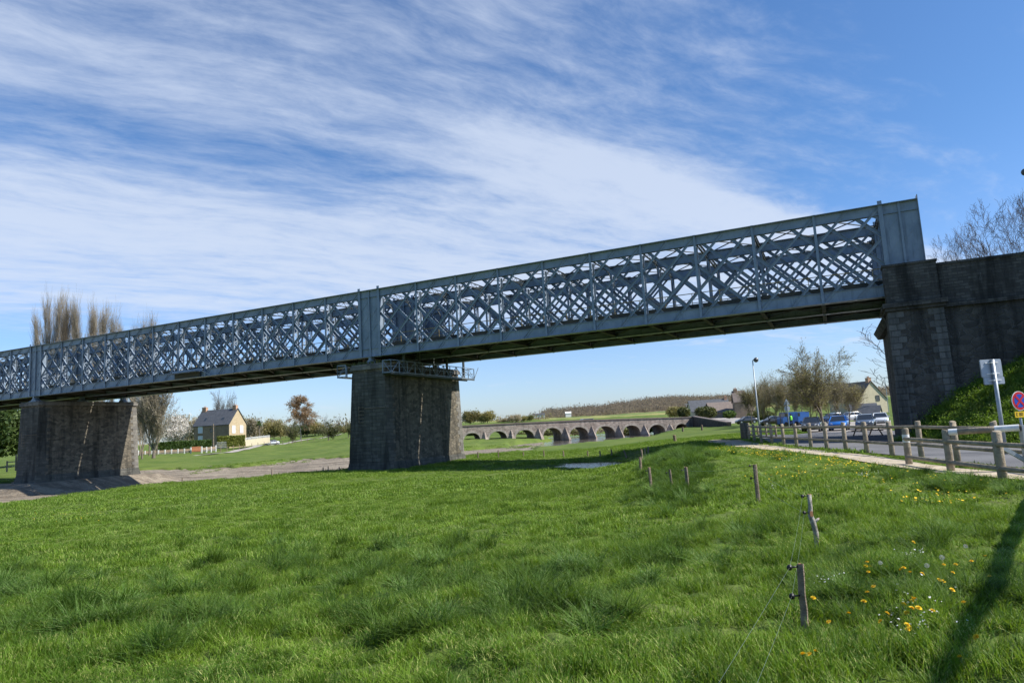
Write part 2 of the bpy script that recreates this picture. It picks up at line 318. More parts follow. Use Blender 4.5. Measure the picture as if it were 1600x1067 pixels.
# ------------------------------------------------------------------ terrain
def P2(px, py, z): v = at(px, py, z); return (v.x, v.y)
ctl = []
def cp(px, py, z): v = at(px, py, z); ctl.append((v.x, v.y, z))
def cpd(px, py, Y): v = atd(px, py, Y); ctl.append((v.x, v.y, v.z))
for q in [(800,1067,-1.68),(100,1067,-1.78),(1500,1067,-1.62),(1258,990,-1.66),(1277,858,-1.72),(1186,790,-1.80),(1100,800,-1.95),(1075,766,-1.98),
          (1018,767,-2.15),(1003,741,-2.3),(1001,722,-2.3),(1065,742,-1.82),(1090,728,-1.72),(1150,722,-1.67),(1110,705,-1.67),(1062,694,-1.80),(1300,740,-1.67),(1500,780,-1.67),
          (1600,800,-1.66),(1400,900,-1.66),(900,800,-2.3),(700,800,-2.35),(700,900,-2.1),(400,900,-2.15),(100,900,-2.2),(0,830,-2.4),(0,788,-2.55),(1050,850,-2.0),(1000,950,-1.85),
          (240,757,-2.6),(450,741,-2.6),(600,729,-2.6),(700,735,-2.6),(850,730,-2.72),(930,727,-2.78),(985,723,-2.5),(950,765,-2.5),(800,710,-2.5),(720,716,-2.58),
          (915,712,-2.45),(975,712,-2.35),(780,707,-2.55),(844,701,-2.6),(893,695,-2.74),(944,690,-2.74),(1013,683,-2.70),(985,690,-2.6),(920,700,-2.62),(1025,705,-2.1),(1040,688,-2.05),(1035,698,-2.0),
          (1060,673,-2.1),(1140,664,-1.75),(1100,690,-1.68),(1120,676,-1.8),(1260,690,-1.85),(1400,700,-1.85),(1600,712,-1.78),(1440,716,-1.67),(1171,686,-1.67),(1322,703,-1.67),
          (1290,676,-2.15),(1360,675,-2.1),(1200,666,-2.0),(217,737,-2.75),(342,726,-2.7),(439,719,-2.65),(549,714,-2.6),(60,752,-2.7),(0,750,-2.6),
          (724,685,-1.35),(800,684,-1.65),(850,684,-2.1)]: cp(*q)
for q in [(340,705,165),(218,711,158),(400,698,185),(440,691.5,225),(500,686,235),(560,681,235),(0,742,110),(30,735,115),(450,710,150),(1130,655,190),(1136,664,103),(1090,669,117),(1060,668,126),(1150,653,230),(1250,650,180),(1380,645,170),
          (840,655,520),(1000,646,560),(1100,640,600),(740,660,450),(920,651,800),(1100,632,1000),(1400,620,1000),(640,664,450),(500,678,500),(300,692,500),(0,708,500)]: cpd(*q)
ctl += [(0,0,-1.65),(-3,-3,-1.72),(4,-3,-1.6),(-30,-20,-2.1),(30,-20,-1.5),(0,-60,-1.7),(60,20,-1.7),(80,60,-1.8),(-80,20,-2.4),(-140,60,-2.4),(-200,200,-1),(150,100,-1.7),
        (-1500,1500,8),(0,2500,25),(1500,1500,30),(2500,0,10),(-2500,0,5),(0,-2500,0),(12,-2,-1.62),(16,6,-1.62),(-10,4,-1.85)]
C = np.array(ctl); CXY, CZ = C[:, :2], C[:, 2]
def tlog(P):    # compress far distances so the RBF treats near and far ground alike
    r = np.hypot(P[:, 0], P[:, 1])+1e-9; k = np.log1p(r/12.0)*12.0/r
    return P*k[:, None]
TC = tlog(CXY)
Dm = np.hypot(*(TC[:, None]-TC[None]).transpose(2, 0, 1))
A_ = np.block([[Dm - 0.35*np.eye(len(C)), np.ones((len(C), 1))], [np.ones((1, len(C))), np.zeros((1, 1))]])
Wt = np.linalg.solve(A_, np.r_[CZ, 0])
def inpoly(P, poly):
    x, y = P[:, 0], P[:, 1]; ins = np.zeros(len(P), bool); n = len(poly)
    for i in range(n):
        x1, y1 = poly[i]; x2, y2 = poly[(i+1) % n]
        c = ((y1 > y) != (y2 > y)); 
        with np.errstate(divide='ignore', invalid='ignore'):
            ins ^= c & (x < (x2-x1)*(y-y1)/(y2-y1+1e-12)+x1)
    return ins
def distseg(P, poly, closed=True):
    d = np.full(len(P), 1e9); n = len(poly)
    for i in range(n if closed else n-1):
        a = np.array(poly[i]); b = np.array(poly[(i+1) % n]); ab = b-a
        t = np.clip(((P-a)@ab)/(ab@ab+1e-12), 0, 1); d = np.minimum(d, np.hypot(*(P-(a+t[:, None]*ab)).T))
    return d
def sdist(P, poly): return distseg(P, poly)*np.where(inpoly(P, poly), 1, -1)
_rs = np.random.RandomState(5)
_wv = [(_rs.randn(2)*k, _rs.rand()*6.28, a) for k, a in ((.035,.10),(.06,.08),(.11,.06),(.2,.05),(.33,.035),(.55,.03),(.8,.025),(1.3,.018),(2.1,.012),(3.0,.009)) for _ in range(3)]
def wob(P):
    z = np.zeros(len(P))
    for k, ph, a in _wv: z += a*np.sin(P@k+ph)
    return z
# tidal channel: mud and water (world polygons)
MUD_NEAR = [P2(-260,800,-2.7), P2(-60,795,-2.7), P2(0,787,-2.65), P2(70,776,-2.65), P2(150,766,-2.65), P2(240,757,-2.68), P2(330,750,-2.68), P2(450,742,-2.7), P2(560,732,-2.7)]
CH_NEAR = MUD_NEAR + [(-13,66), P2(724,712.5,-2.65), P2(780,706.5,-2.65), P2(844,699.5,-2.75), P2(893,694,-2.8), P2(944,689,-2.8), P2(1013,683,-2.75), (29,130), (37,150), (52,200)]
CH_FAR = [(75,260), (-12,250), (-2,190), (4,150), P2(865,688.5,-2.6), P2(821,692,-2.6), P2(783,698.5,-2.6), P2(724,703,-2.6), (-16,101), P2(549,713,-2.7), P2(500,715.8,-2.75), P2(439,719,-2.75),
          P2(395,723,-2.75), P2(342,727,-2.8), P2(270,732,-2.85), P2(217,735.5,-2.85), (-58,88), (-66,78), (-75,72), (-120,60)]
CHAN = CH_NEAR + CH_FAR
PZ = -1.67
PATH_L = [P2(x, y, PZ) for x, y in ((1750,765),(1600,752),(1470,741),(1411,733),(1368,727),(1340,722.5),(1303,716),(1242,708),(1169,699),(1106,689.5),(1090,687))]
PATH_R = [P2(x, y, PZ) for x, y in ((1750,752),(1600,742),(1500,733),(1430,724),(1385,717),(1350,712),(1295,706.5),(1242,700.5),(1180,690.5),(1150,686.5),(1120,684))]
PATH_POLY = PATH_L + PATH_R[::-1]
RD_N = [P2(x, y, -1.75) for x, y in ((1180,684),(1210,692.5),(1250,698),(1300,705),(1350,710.5),(1400,716),(1470,723),(1600,737),(1900,765))] + [(24,7),(42,-8)]
RD_F = [P2(x, y, -1.95) for x, y in ((1186,681),(1240,679.5),(1262,676),(1285,671),(1330,668),(1380,668),(1440,676),(1600,693),(1900,712))] + [(33,17),(52,1)]
ROAD_POLY = RD_N + RD_F[::-1]
WATER_Z = -2.70
PUD = [P2(868,724,-2.85), P2(905,722,-2.85), P2(960,720,-2.85), P2(984,722,-2.85), P2(976,726.5,-2.85), P2(940,728.5,-2.85), P2(890,727,-2.85)]
def chw(Q): return 2.2*((Q[:, 0] > 0) & (Q[:, 1] > 84)) + (wob(Q*1.7)*6.0+wob(Q*4.1)*5.0)*np.clip(np.hypot(Q[:, 0], Q[:, 1])/80, .35, 1.3)
def hz(P):
    P = np.asarray(P, float).reshape(-1, 2); out = np.empty(len(P))
    for i in range(0, len(P), 20000):
        Q = P[i:i+20000]; D_ = np.hypot(*(tlog(Q)[:, None]-TC[None]).transpose(2, 0, 1))
        z = D_@Wt[:-1]+Wt[-1]
        r = np.hypot(Q[:, 0], Q[:, 1])
        z = z + wob(Q)*np.clip(0.35+r/260, 0, 1.6)*(1-0.75*((Q[:, 0] > 8) & (r < 90)))*(1-.6*((Q[:, 0] > -6) & (r > 75) & (r < 150)))
        sd_ = sdist(Q, CHAN) + chw(Q)
        t = np.clip(sd_/4.0, 0, 1); z = z - np.where(Q[:, 0] < -8, 2.9, 1.6)*t*t*(3-2*t)
        sp_ = distseg(Q, PUD)*np.where(inpoly(Q, PUD), 1, -1)+wob(Q*3.0)*3.0
        t = np.clip((sp_+1.5)/2.2, 0, 1); z = z*(1-t) + np.minimum(z, -2.98)*t
        nr = r < 46; hm = np.zeros(len(Q)); hm[nr] = hum(Q[nr])*np.clip(-sdist(Q[nr], PATH_POLY)-.3, 0, 1)*np.clip(-sdist(Q[nr], ROAD_POLY)-.2, 0, 1); z = z + hm*np.clip(1.6-r/28, 0, 1)
        # raised tussocky bank beside the wire fence
        bx = np.array(P2(1058, 735, -1.95)); dbk = np.hypot((Q[:, 0]-bx[0])/2.0, (Q[:, 1]-bx[1])/7.5)
        z = z + 0.60*np.exp(-dbk**2)
        out[i:i+20000] = z
    return out
_hr = np.random.RandomState(31); _hv = [(_hr.randn(2)*k, _hr.rand()*6.28) for k in (3., 3., 4.5, 4.5, 6., 8., 11.) for _ in range(2)]
def hum(P): return sum(.0105*np.sin(P@k+p+1.5*np.sin(P@k[::-1]*.6)) for k, p in _hv)
def h1(x, y): return float(hz([(x, y)])[0])
def onground(px, py, z0=-1.8):
    """world point where the view of photo pixel (px,py) meets the terrain"""
    z = z0
    for _ in range(25):
        v = at(px, py, min(z, -0.05)); z = 0.5*z+0.5*h1(v.x, v.y)
    v = at(px, py, min(z, -0.05)); return Vector((v.x, v.y, h1(v.x, v.y)))

def ground_material():
    m = bpy.data.materials.new('grass_ground'); m.use_nodes = True; T = NT(m.node_tree)
    pos = T.n('ShaderNodeNewGeometry').outputs['Position']
    n1 = T.noise(pos, 0.16, 5, 0.6); n2 = T.noise(pos, 1.5, 6, 0.65); n3 = T.noise(pos, 9, 6, 0.7)
    c = T.mix(T.ss(n1, 0.35, 0.65), (0.080, 0.130, 0.024), (0.130, 0.175, 0.038))
    c = T.mix(T.m('MULTIPLY', T.ss(n2, 0.45, 0.70), 0.6), c, (0.150, 0.165, 0.060))
    c = T.mix(T.m('MULTIPLY', T.ss(n3, 0.50, 0.72), 0.55), c, (0.035, 0.065, 0.016))
    # far fields: ripe yellow-green strip and green pasture on the slope beyond the old bridge
    sp = T.n('ShaderNodeSeparateXYZ', {0: pos}).outputs
    far = T.ss(sp[1], 330, 420)
    fld = T.noise(T.n('ShaderNodeMapping', {'Vector': pos, 'Scale': (0.0015, 0.0065, 0)}).outputs[0], 1.0, 1, 0.3)
    fc = T.ramp(T.ss(fld, 0.36, 0.64), [(0.0, (0.10, 0.15, 0.05)), (0.42, (0.12, 0.17, 0.05)), (0.5, (0.27, 0.27, 0.09)), (1.0, (0.30, 0.28, 0.11))])
    c = T.mix(far, c, T.mix(T.m('MULTIPLY', T.ss(n1, 0.3, 0.7), 0.3), fc, (0.2, 0.2, 0.08)))
    h = T.m('ADD', n2, T.m('MULTIPLY', n3, 0.6))
    bp = T.n('ShaderNodeBump', {'Height': h, 'Strength': 0.7, 'Distance': 0.12}).outputs[0]
    b = T.n('ShaderNodeBsdfPrincipled', {'Base Color': c, 'Roughness': 0.95, 'Specular IOR Level': 0.1, 'Normal': bp})
    T.n('ShaderNodeOutputMaterial', {0: b.outputs[0]}); return m
def polar(r0, r1, nr, a0, a1, na):
    r = np.geomspace(r0, r1, nr); a = np.linspace(rad(a0), rad(a1), na)
    return r, a
ang = np.r_[np.linspace(-180, -62, 40)[:-1], np.linspace(-62, 62, 640), np.linspace(62, 180, 40)[1:]]
ang = np.radians(ang); rr = np.r_[0.05, np.geomspace(0.8, 6000, 520)]
RR, AA = np.meshgrid(rr, ang, indexing='ij'); GX, GY = RR*np.sin(AA), RR*np.cos(AA)
GZ = hz(np.c_[GX.ravel(), GY.ravel()])
na_ = len(ang); i0, j0 = np.meshgrid(np.arange(len(rr)-1), np.arange(na_-1), indexing='ij')
idx = (i0*na_+j0).ravel(); GF = np.c_[idx, idx+1, idx+na_+1, idx+na_][:, ::-1]
gme = big_mesh('ground', np.c_[GX.ravel(), GY.ravel(), GZ], GF, True); gme.materials.append(ground_material())
ground = tag(link('ground', gme), kind='structure')

# mud flat: its own sheet, showing wherever the ground dips below it
def mud_material():
    m = bpy.data.materials.new('tidal_mud'); m.use_nodes = True; T = NT(m.node_tree)
    pos = T.n('ShaderNodeNewGeometry').outputs['Position']
    sp = T.n('ShaderNodeSeparateXYZ', {0: pos}).outputs
    st = T.n('ShaderNodeMapping', {'Vector': pos, 'Rotation': (0, 0, rad(-28)), 'Scale': (0.12, 0.9, 1)}).outputs[0]
    n1 = T.noise(st, 1.0, 6, 0.65, 0.4); n2 = T.noise(pos, 2.2, 7, 0.7)
    c = T.mix(T.ss(n1, 0.36, 0.64), (0.185, 0.148, 0.106), (0.36, 0.302, 0.226))
    c = T.mix(T.m('MULTIPLY', T.ss(n2, 0.5, 0.7), 0.5), c, (0.115, 0.10, 0.078))
    c = T.mix(T.m('MULTIPLY', T.ss(T.noise(st, 2.1, 4, 0.6), 0.60, 0.68), 0.7), c, (0.085, 0.068, 0.05))
    c = T.mix(T.m('MULTIPLY', T.ss(T.noise(pos, 0.35, 5, 0.7), 0.60, 0.68), T.ss(sp[2], -3.0, -2.9)), c, (0.09, 0.12, 0.035))
    bp = T.n('ShaderNodeBump', {'Height': T.m('ADD', n1, n2), 'Strength': 1.0, 'Distance': 0.4}).outputs[0]
    b = T.n('ShaderNodeBsdfPrincipled', {'Base Color': c, 'Roughness': 0.75, 'Specular IOR Level': 0.35, 'Normal': bp})
    T.n('ShaderNodeOutputMaterial', {0: b.outputs[0]}); return m
MX0, MX1, MY0, MY1 = -170, 70, 20, 250
gx, gy = np.meshgrid(np.linspace(MX0, MX1, 481), np.linspace(MY0, MY1, 461), indexing='ij')
Pm = np.c_[gx.ravel(), gy.ravel()]
sdm = sdist(Pm, CHAN)
# depth of the mud: highest near the banks, falling to the water channel that runs towards the old bridge
WCH = [(3.5,89), (6.5,96), (10,104), (14,115), (17,128), (18,150), (22,175), (32,230)]
dw = distseg(Pm, WCH, False); 
wd = np.interp(Pm[:, 1], [86, 96, 104, 115, 128, 150, 200, 250], [.5, 3.2, 5.5, 8.5, 11, 15, 26, 40])
t = np.clip((Pm[:, 0]+17)/7, 0, 1); dfar = distseg(Pm, CH_FAR, False); k = np.clip(1-(dfar+wob(Pm*1.3)*6)/17, 0, 1)
mz = (-3.95+1.35*k**1.1)*(1-t) + -2.66*t + wob(Pm*1.9)*0.30*(1-.6*t)+wob(Pm*5)*.14*(1-.5*t)
_s, _w = Pm@np.array(BE[:2]), Pm@np.array(BN[:2])-DB; _d = np.hypot(np.maximum(0, np.abs(_s+79.2)-2.6), np.maximum(0, np.abs(_w-5.4)-7.2))
mz = np.maximum(mz, -2.82-.42*np.maximum(0, _d-.7)+wob(Pm*3)*.12)
tt = np.clip((wd-dw)/4.0+0.35, 0, 1); tt = tt*tt*(3-2*tt)
mz = mz*(1-tt) + (-3.6)*tt
WC2 = [(-9,76), (-22,74.5), (-36,70), (-50,58), (-66,46), (-110,25)]          # thin creek along the near bank
d2 = distseg(Pm, WC2, False); t2 = np.clip(1-d2/2.2, 0, 1); mz = mz - 0.32*t2*t2*(Pm[:, 0] < -20)
mz = np.where(sdm < -4, mz-1.2, mz)
nx_, ny_ = gx.shape; i0, j0 = np.meshgrid(np.arange(nx_-1), np.arange(ny_-1), indexing='ij'); idx = (i0*ny_+j0).ravel()
MF = np.c_[idx, idx+ny_, idx+ny_+1, idx+1]
keep = (sdm[MF].max(1) > -6)
mme = big_mesh('mud_flat', np.c_[Pm, mz], MF[keep], True); mme.materials.append(mud_material())
tag(link('mud_flat', mme), kind='structure')

def water_mat(name, col, rough, bump):
    m = bpy.data.materials.new(name); m.use_nodes = True; T = NT(m.node_tree)
    pos = T.n('ShaderNodeNewGeometry').outputs['Position']
    n1 = T.noise(T.n('ShaderNodeMapping', {'Vector': pos, 'Scale': (1.0, 2.4, 1)}).outputs[0], 1.3, 5, 0.6)
    bp = T.n('ShaderNodeBump', {'Height': n1, 'Strength': bump, 'Distance': 0.05}).outputs[0]
    b = T.n('ShaderNodeBsdfPrincipled', {'Base Color': (*col, 1), 'Roughness': rough, 'Specular IOR Level': 0.5, 'IOR': 1.33, 'Normal': bp})
    T.n('ShaderNodeOutputMaterial', {0: b.outputs[0]}); return m
wm = MB(); wp = [(0,86), (9,88), (40,112), (60,150), (120,262), (-40,262), (-6,180), (2,140), (3,110)]
wm.add([(x, y, WATER_Z) for x, y in wp], [tuple(range(len(wp)))])
tag(wm.build('river_water', water_mat('river_water', (0.15, 0.13, 0.10), 0.05, 0.7)), kind='structure')
pm = MB(); cx, cy = np.mean(PUD, 0); pp = [(cx+(x-cx)*1.5, cy+(y-cy)*2.2) for x, y in PUD]
pm.add([(x, y, -2.90) for x, y in pp], [tuple(range(len(pp)))])
tag(pm.build('puddle_water', water_mat('puddle_water', (0.07, 0.065, 0.05), 0.06, 0.8)), kind='structure')

# paths and tarmac: draped sheets
def drape(name, left, right, mat, lift, nseg=60, nacross=8, jit=0.0):
    def resamp(pts, n):
        pts = np.array(pts, float); d = np.r_[0, np.cumsum(np.hypot(*np.diff(pts, axis=0).T))]; t = np.linspace(0, d[-1], n)
        return np.c_[np.interp(t, d, pts[:, 0]), np.interp(t, d, pts[:, 1])]
    L, R_ = resamp(left, nseg), resamp(right, nseg)
    if jit: 
        L = L + np.c_[wob(L*3.1), wob(L*2.7)]*jit; R_ = R_ + np.c_[wob(R_*2.9), wob(R_*3.3)]*jit
    t = np.linspace(0, 1, nacross)[None, :, None]; G = L[:, None]*(1-t)+R_[:, None]*t; Q = G.reshape(-1, 2)
    z = hz(Q)+lift
    i0, j0 = np.meshgrid(np.arange(nseg-1), np.arange(nacross-1), indexing='ij'); k = (i0*nacross+j0).ravel()
    F = np.c_[k, k+nacross, k+nacross+1, k+1]
    a, b, c_ = (np.r_[Q[F[0, i]], 0] for i in (0, 1, 2))
    if np.cross(b-a, c_-a)[2] < 0: F = F[:, ::-1]
    me = big_mesh(name, np.c_[Q, z], F, True); me.materials.append(mat); return tag(link(name, me), kind='structure')
drape('path', PATH_L, PATH_R, M['sand'], 0.035, 90, 7, 0.35)
P_L2 = [P2(x, y, PZ) for x, y in ((1108,689.5),(1125,687.5),(1150,684),(1166,681),(1180,679))]
P_R2 = [P2(x, y, PZ) for x, y in ((1118,684.5),(1135,681.8),(1155,679.5),(1170,677.5),(1184,675.5))]
drape('path', P_L2, P_R2, M['sand'], 0.03, 24, 6, 0.2)
drape('road', RD_N, RD_F, M['asphalt'], 0.03, 90, 16, 0.1)
PK_N = [P2(x, y, -2.1) for x, y in ((1262,677),(1300,676),(1345,675),(1392,674))]
PK_F = [P2(x, y, -2.1) for x, y in ((1225,664),(1290,662),(1340,660),(1392,658.5))]
drape('parking_ground', PK_N, PK_F, M['gravel'], 0.05, 30, 12)
def dgrid(name, corners, mat, lift, n=30):   # corners given by depth
    a, b, c_, d = [Vector((p[0], p[1])) for p in corners]
    drape(name, [a, b], [d, c_], mat, lift, n, n)
def D2(px, py, Y): v = atd(px, py, Y); return (v.x, v.y)
PLZ = [D2(1040,661,140), D2(1175,657,150), D2(1190,652,235), D2(1085,653,235)]
dgrid('village_square', PLZ, M['gravel'], 0.10)
RF_L = [D2(300,706,150), D2(360,700,170), D2(410,695,195), D2(440,692,222), D2(490,687,250), D2(540,683,300)]
RF_R = [(x+2.0, y+4.2) for x, y in RF_L]
drape('far_road', RF_L, RF_R, M['gravel'], 0.12, 40, 5)

# grassy railway embankment against the abutment wing wall
def emb_top(s): return np.interp(s, [2.2, 3.4, 4.6, 6.0, 9.4, 14, 20, 40, 70], [-2.6, -1.7, -0.7, 0.5, 2.2, 3.9, 5.2, 6.5, 6.8])
es, ew = np.meshgrid(np.linspace(2.2, 60, 240), np.linspace(0, 24, 110), indexing='ij')
ez = emb_top(es) - 0.38*ew + 0.25*np.sin(es*.9+ew*.5)*np.clip(ew/3, 0, 1)*0.5
PX = np.array(BN)[None]*(DB-1.35-ew.ravel())[:, None]+np.array(BE)[None]*es.ravel()[:, None]
ez = np.maximum(ez.ravel()+wob(PX[:, :2]*2)*0.7, -3.0)
i0, j0 = np.meshgrid(np.arange(239), np.arange(109), indexing='ij'); k = (i0*110+j0).ravel()
EF = np.c_[k, k+1, k+111, k+110]
EMBV = np.c_[PX[:, :2], ez]
eme = big_mesh('embankment', EMBV, EF, True); eme.materials.append(leaf_mat('embankment_turf', (0.055, 0.09, 0.022), (0.10, 0.115, 0.04), 0.0, 1.4, 0.1, (0.15, 0.12, 0.07), 0.95))
tag(link('embankment', eme), kind='structure')
# ------------------------------------------------------------------ railway bridge
BLOC = BN*DB
bridge = thing('railway_bridge', 'long blue-grey iron lattice railway bridge crossing the meadow on masonry piers', 'railway bridge', BLOC, BROT)
ZB, ZT = 6.50, 12.06
BAY1, BAY2 = 3.682, 3.603
S0 = -33.10
spans = [(S0, S0+10*BAY1, 10), (-35.03-12*BAY2, -35.03, 12), (-80.16-8*BAY2, -80.16, 8)]
plates = [(3.72, 5.68), (-35.03, -33.10), (-80.16, -78.266), (-80.16-8*BAY2-1.9, -80.16-8*BAY2)]
SL, SR = plates[-1][0], plates[0][1]
def y_(g, a, b): return (a, b) if g > 0 else (-b, -a)
def girder(w0, g):
    """g=+1: outer face towards -w"""
    web = MB()
    for (a, b, n) in spans:
        bay = (b-a)/n
        for k in range(-4, 2*n+6):
            st = a+k*bay/2
            for sl in (1, -1):
                # line z = ZT-0.06 + sl*(s-st)
                zt = ZT-0.06; lo, hi = (6.56, zt) if sl == 1 else (7.05, 11.60)
                s1, s2 = st-sl*(zt-hi), st-sl*(zt-lo)
                s1, s2 = sorted((s1, s2)); s1, s2 = max(s1, a+0.02), min(s2, b-0.02)
                if s2-s1 < 0.35: continue
                z1, z2 = zt+sl*(s1-st), zt+sl*(s2-st)
                if sl == 1:
                    p = Vector((s1, g*-0.118, z1)); q = Vector((s2, g*-0.118, z2))
                    web.bar(p, q, 0.030, 0.155, up=(-.7, 0, .7))
                    web.bar(p+Vector((-.05, g*-0.045, .05)), q+Vector((-.05, g*-0.045, .05)), 0.06, 0.014, up=(-.7, 0, .7))
                else:
                    p = Vector((s1, g*0.02, z1)); q = Vector((s2, g*0.02, z2))
                    web.bar(p, q, 0.02, 0.215, up=(.7, 0, .7))
                    for e_ in (-.1, .1):
                        web.bar(p+Vector((e_*.707, -g*.055, e_*.707)), q+Vector((e_*.707, -g*.055, e_*.707)), 0.11, 0.016, up=(.7, 0, .7))
    gd = web.build('lattice_girder', M['steel'], bridge, loc=(0, w0, 0))
    for nm, z0, z1, fl in (('top_chord', 11.48, ZT, ZT), ('bottom_chord', ZB+0.03, 7.20, ZB)):
        m = MB(); 
        m.box(SL, SR, *y_(g, -.10, -.075), z0, z1); m.box(SL, SR, *y_(g, .14, .165), z0, z1)
        m.box(SL, SR, *y_(g, -.36, .34), fl, fl+.03)
        m.box(SL, SR, *y_(g, -.17, -.102), z0+0.002, z0+.018); m.box(SL, SR, *y_(g, -.19, -.102), z1-.02, z1-.004)
        if nm == 'bottom_chord': m.box(SL, SR, *y_(g, -.13, .30), z1+.002, z1+.014)
        m.build(nm, M['steel'], gd)
    return gd
def post_mesh(g, full=True, big=False):
    m = MB(); ht = 12.34 if big else 12.14; w = .12 if big else .08
    m.box(-w, w, *y_(g, -.215, -.19), 6.46, ht)                        # outer flange
    m.box(-.012, .012, *y_(g, -.19, -.105), 6.55, 12.03)
    m.box(-w, w, *y_(g, .42, .445), 7.22, 11.46)                       # inner flange
    m.box(-.055, -.04, *y_(g, .30, .42), 7.22, 11.46); m.box(-.055, -.04, *y_(g, -.07, .02), 7.22, 11.46)
    if big: m.box(.012, .030, *y_(g, -.06, .41), 7.22, 11.46)
    else:
        z = 7.25; up = True                                            # laced web between the flanges
        while z < 11.35:
            z2 = min(z+.34, 11.45); a = (-.03, g*-.05, z) if up else (-.03, g*.42, z); b = (-.03, g*.42, z2) if up else (-.03, g*-.05, z2)
            m.bar(a, b, .012, .085, up=(0, -(z2-z), .47*g if up else -.47*g)); z = z2; up = not up
    m.box(-.30, .30, *y_(g, -.16, .55), 12.095, 12.125)                # gusset plate on the chord
    return m
def panel_mesh(g, L, right=True):
    m = MB()
    m.box(0, L, *y_(g, -.072, -.05), 7.205, 11.475)
    for z in (8.6, 9.98, 10.6): m.box(0.02, L-.02, *y_(g, -.078, -.0725), z, z+.07)
    mid = L/2
    m.box(mid-.06, mid+.06, *y_(g, -.20, -.17), 6.30, 12.10); m.box(mid-.01, mid+.01, *y_(g, -.17, -.074), 7.21, 11.47)
    for s_ in (.02, L-.02): m.box(s_-.02, s_+.02, *y_(g, -.05, .44), 7.21, 11.47)
    # short diagonal strips raised on the plate
    for za in (7.6, 9.1, 10.4):
        m.bar((.12, g*-.085, za), (mid-.1, g*-.085, za+.85), .02, .09, up=(-.7, 0, .7)); m.bar((mid+.1, g*-.085, za-.55), (L-.12, g*-.085, za+.25), .02, .09, up=(-.7, 0, .7))
    # curved gussets to the first bay
    for sx in ((-1, 1) if right else (-1,)):
        x0 = 0 if sx < 0 else L
        for zc, dz_ in ((11.47, -1), (7.21, 1)):
            arc = [(x0, zc)]+[(x0+sx*(1-math.sin(t))*.75, zc+dz_*(1-math.cos(t))*.75) for t in np.linspace(0, math.pi/2, 7)]
            m.prism(arc if sx*dz_ > 0 else arc[::-1], *y_(g, -.068, -.056))
    return m
pmesh = {}
def shared(key, fn, mat):
    if key not in pmesh:
        me = fn().mesh(key[0]); me.materials.append(mat); pmesh[key] = me
    return pmesh[key]
for gi, (w0, g) in enumerate(((0.0, 1), (5.1, 1), (10.2, -1))):
    gd = girder(w0, g)
    for (a, b, n) in spans:
        for k in range(n+1):
            big = k in (0, n)
            link('post', shared(('post', g, big), lambda: post_mesh(g, big=big), M['steel']), gd, (a+k*(b-a)/n, 0, 0))
    for i, (a, b) in enumerate(plates):
        link('panel_plate', shared(('panel_plate', g, round(b-a, 2)), lambda: panel_mesh(g, b-a, i > 0), M['steel']), gd, (a, 0, 0))
        m = MB(); c = (a+b)/2                                          # rocker bearing under each panel
        m.prism([(-.50, 6.0), (.50, 6.0), (.12, 6.28), (.12, 6.49), (-.12, 6.49), (-.12, 6.28)], w0-.28, w0+.28)
        m.box(-.6, .6, w0-.4, w0+.4, 5.9, 5.998)
        m.build('bearing', M['steel'], bridge, loc=(c if i else c-.1, 0, 0))
    if gi == 0:
        m = MB(); m.box(5.68, 5.72, -.20, .44, 6.5, 12.36); m.build('end_plate', M['steel'], gd)
# decks with open slots beside the girders, cross beams, stringers, bracing
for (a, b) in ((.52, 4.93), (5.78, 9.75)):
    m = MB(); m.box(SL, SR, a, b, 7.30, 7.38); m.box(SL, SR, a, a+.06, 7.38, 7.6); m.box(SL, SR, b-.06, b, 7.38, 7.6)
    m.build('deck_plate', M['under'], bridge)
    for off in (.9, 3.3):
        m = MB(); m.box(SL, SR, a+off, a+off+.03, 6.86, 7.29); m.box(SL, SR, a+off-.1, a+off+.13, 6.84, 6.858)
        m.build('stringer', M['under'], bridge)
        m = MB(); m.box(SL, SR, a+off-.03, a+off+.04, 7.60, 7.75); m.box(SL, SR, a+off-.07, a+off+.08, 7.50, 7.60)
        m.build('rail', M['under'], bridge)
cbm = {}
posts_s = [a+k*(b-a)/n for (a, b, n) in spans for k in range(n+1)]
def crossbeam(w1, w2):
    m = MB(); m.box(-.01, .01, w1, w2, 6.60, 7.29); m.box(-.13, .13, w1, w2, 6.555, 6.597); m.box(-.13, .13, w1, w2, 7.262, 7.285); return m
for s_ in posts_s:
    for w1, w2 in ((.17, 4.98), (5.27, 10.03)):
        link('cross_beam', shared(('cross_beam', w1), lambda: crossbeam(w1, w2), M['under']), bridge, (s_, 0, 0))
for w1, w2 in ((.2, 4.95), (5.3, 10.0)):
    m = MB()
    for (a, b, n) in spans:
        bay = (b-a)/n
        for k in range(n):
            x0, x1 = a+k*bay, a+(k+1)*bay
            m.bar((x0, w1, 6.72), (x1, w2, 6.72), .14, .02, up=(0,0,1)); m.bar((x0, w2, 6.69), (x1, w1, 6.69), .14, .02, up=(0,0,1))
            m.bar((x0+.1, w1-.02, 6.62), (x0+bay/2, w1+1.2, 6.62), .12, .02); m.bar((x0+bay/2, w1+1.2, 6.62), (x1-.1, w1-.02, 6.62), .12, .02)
    m.build('wind_bracing', M['under'], bridge)
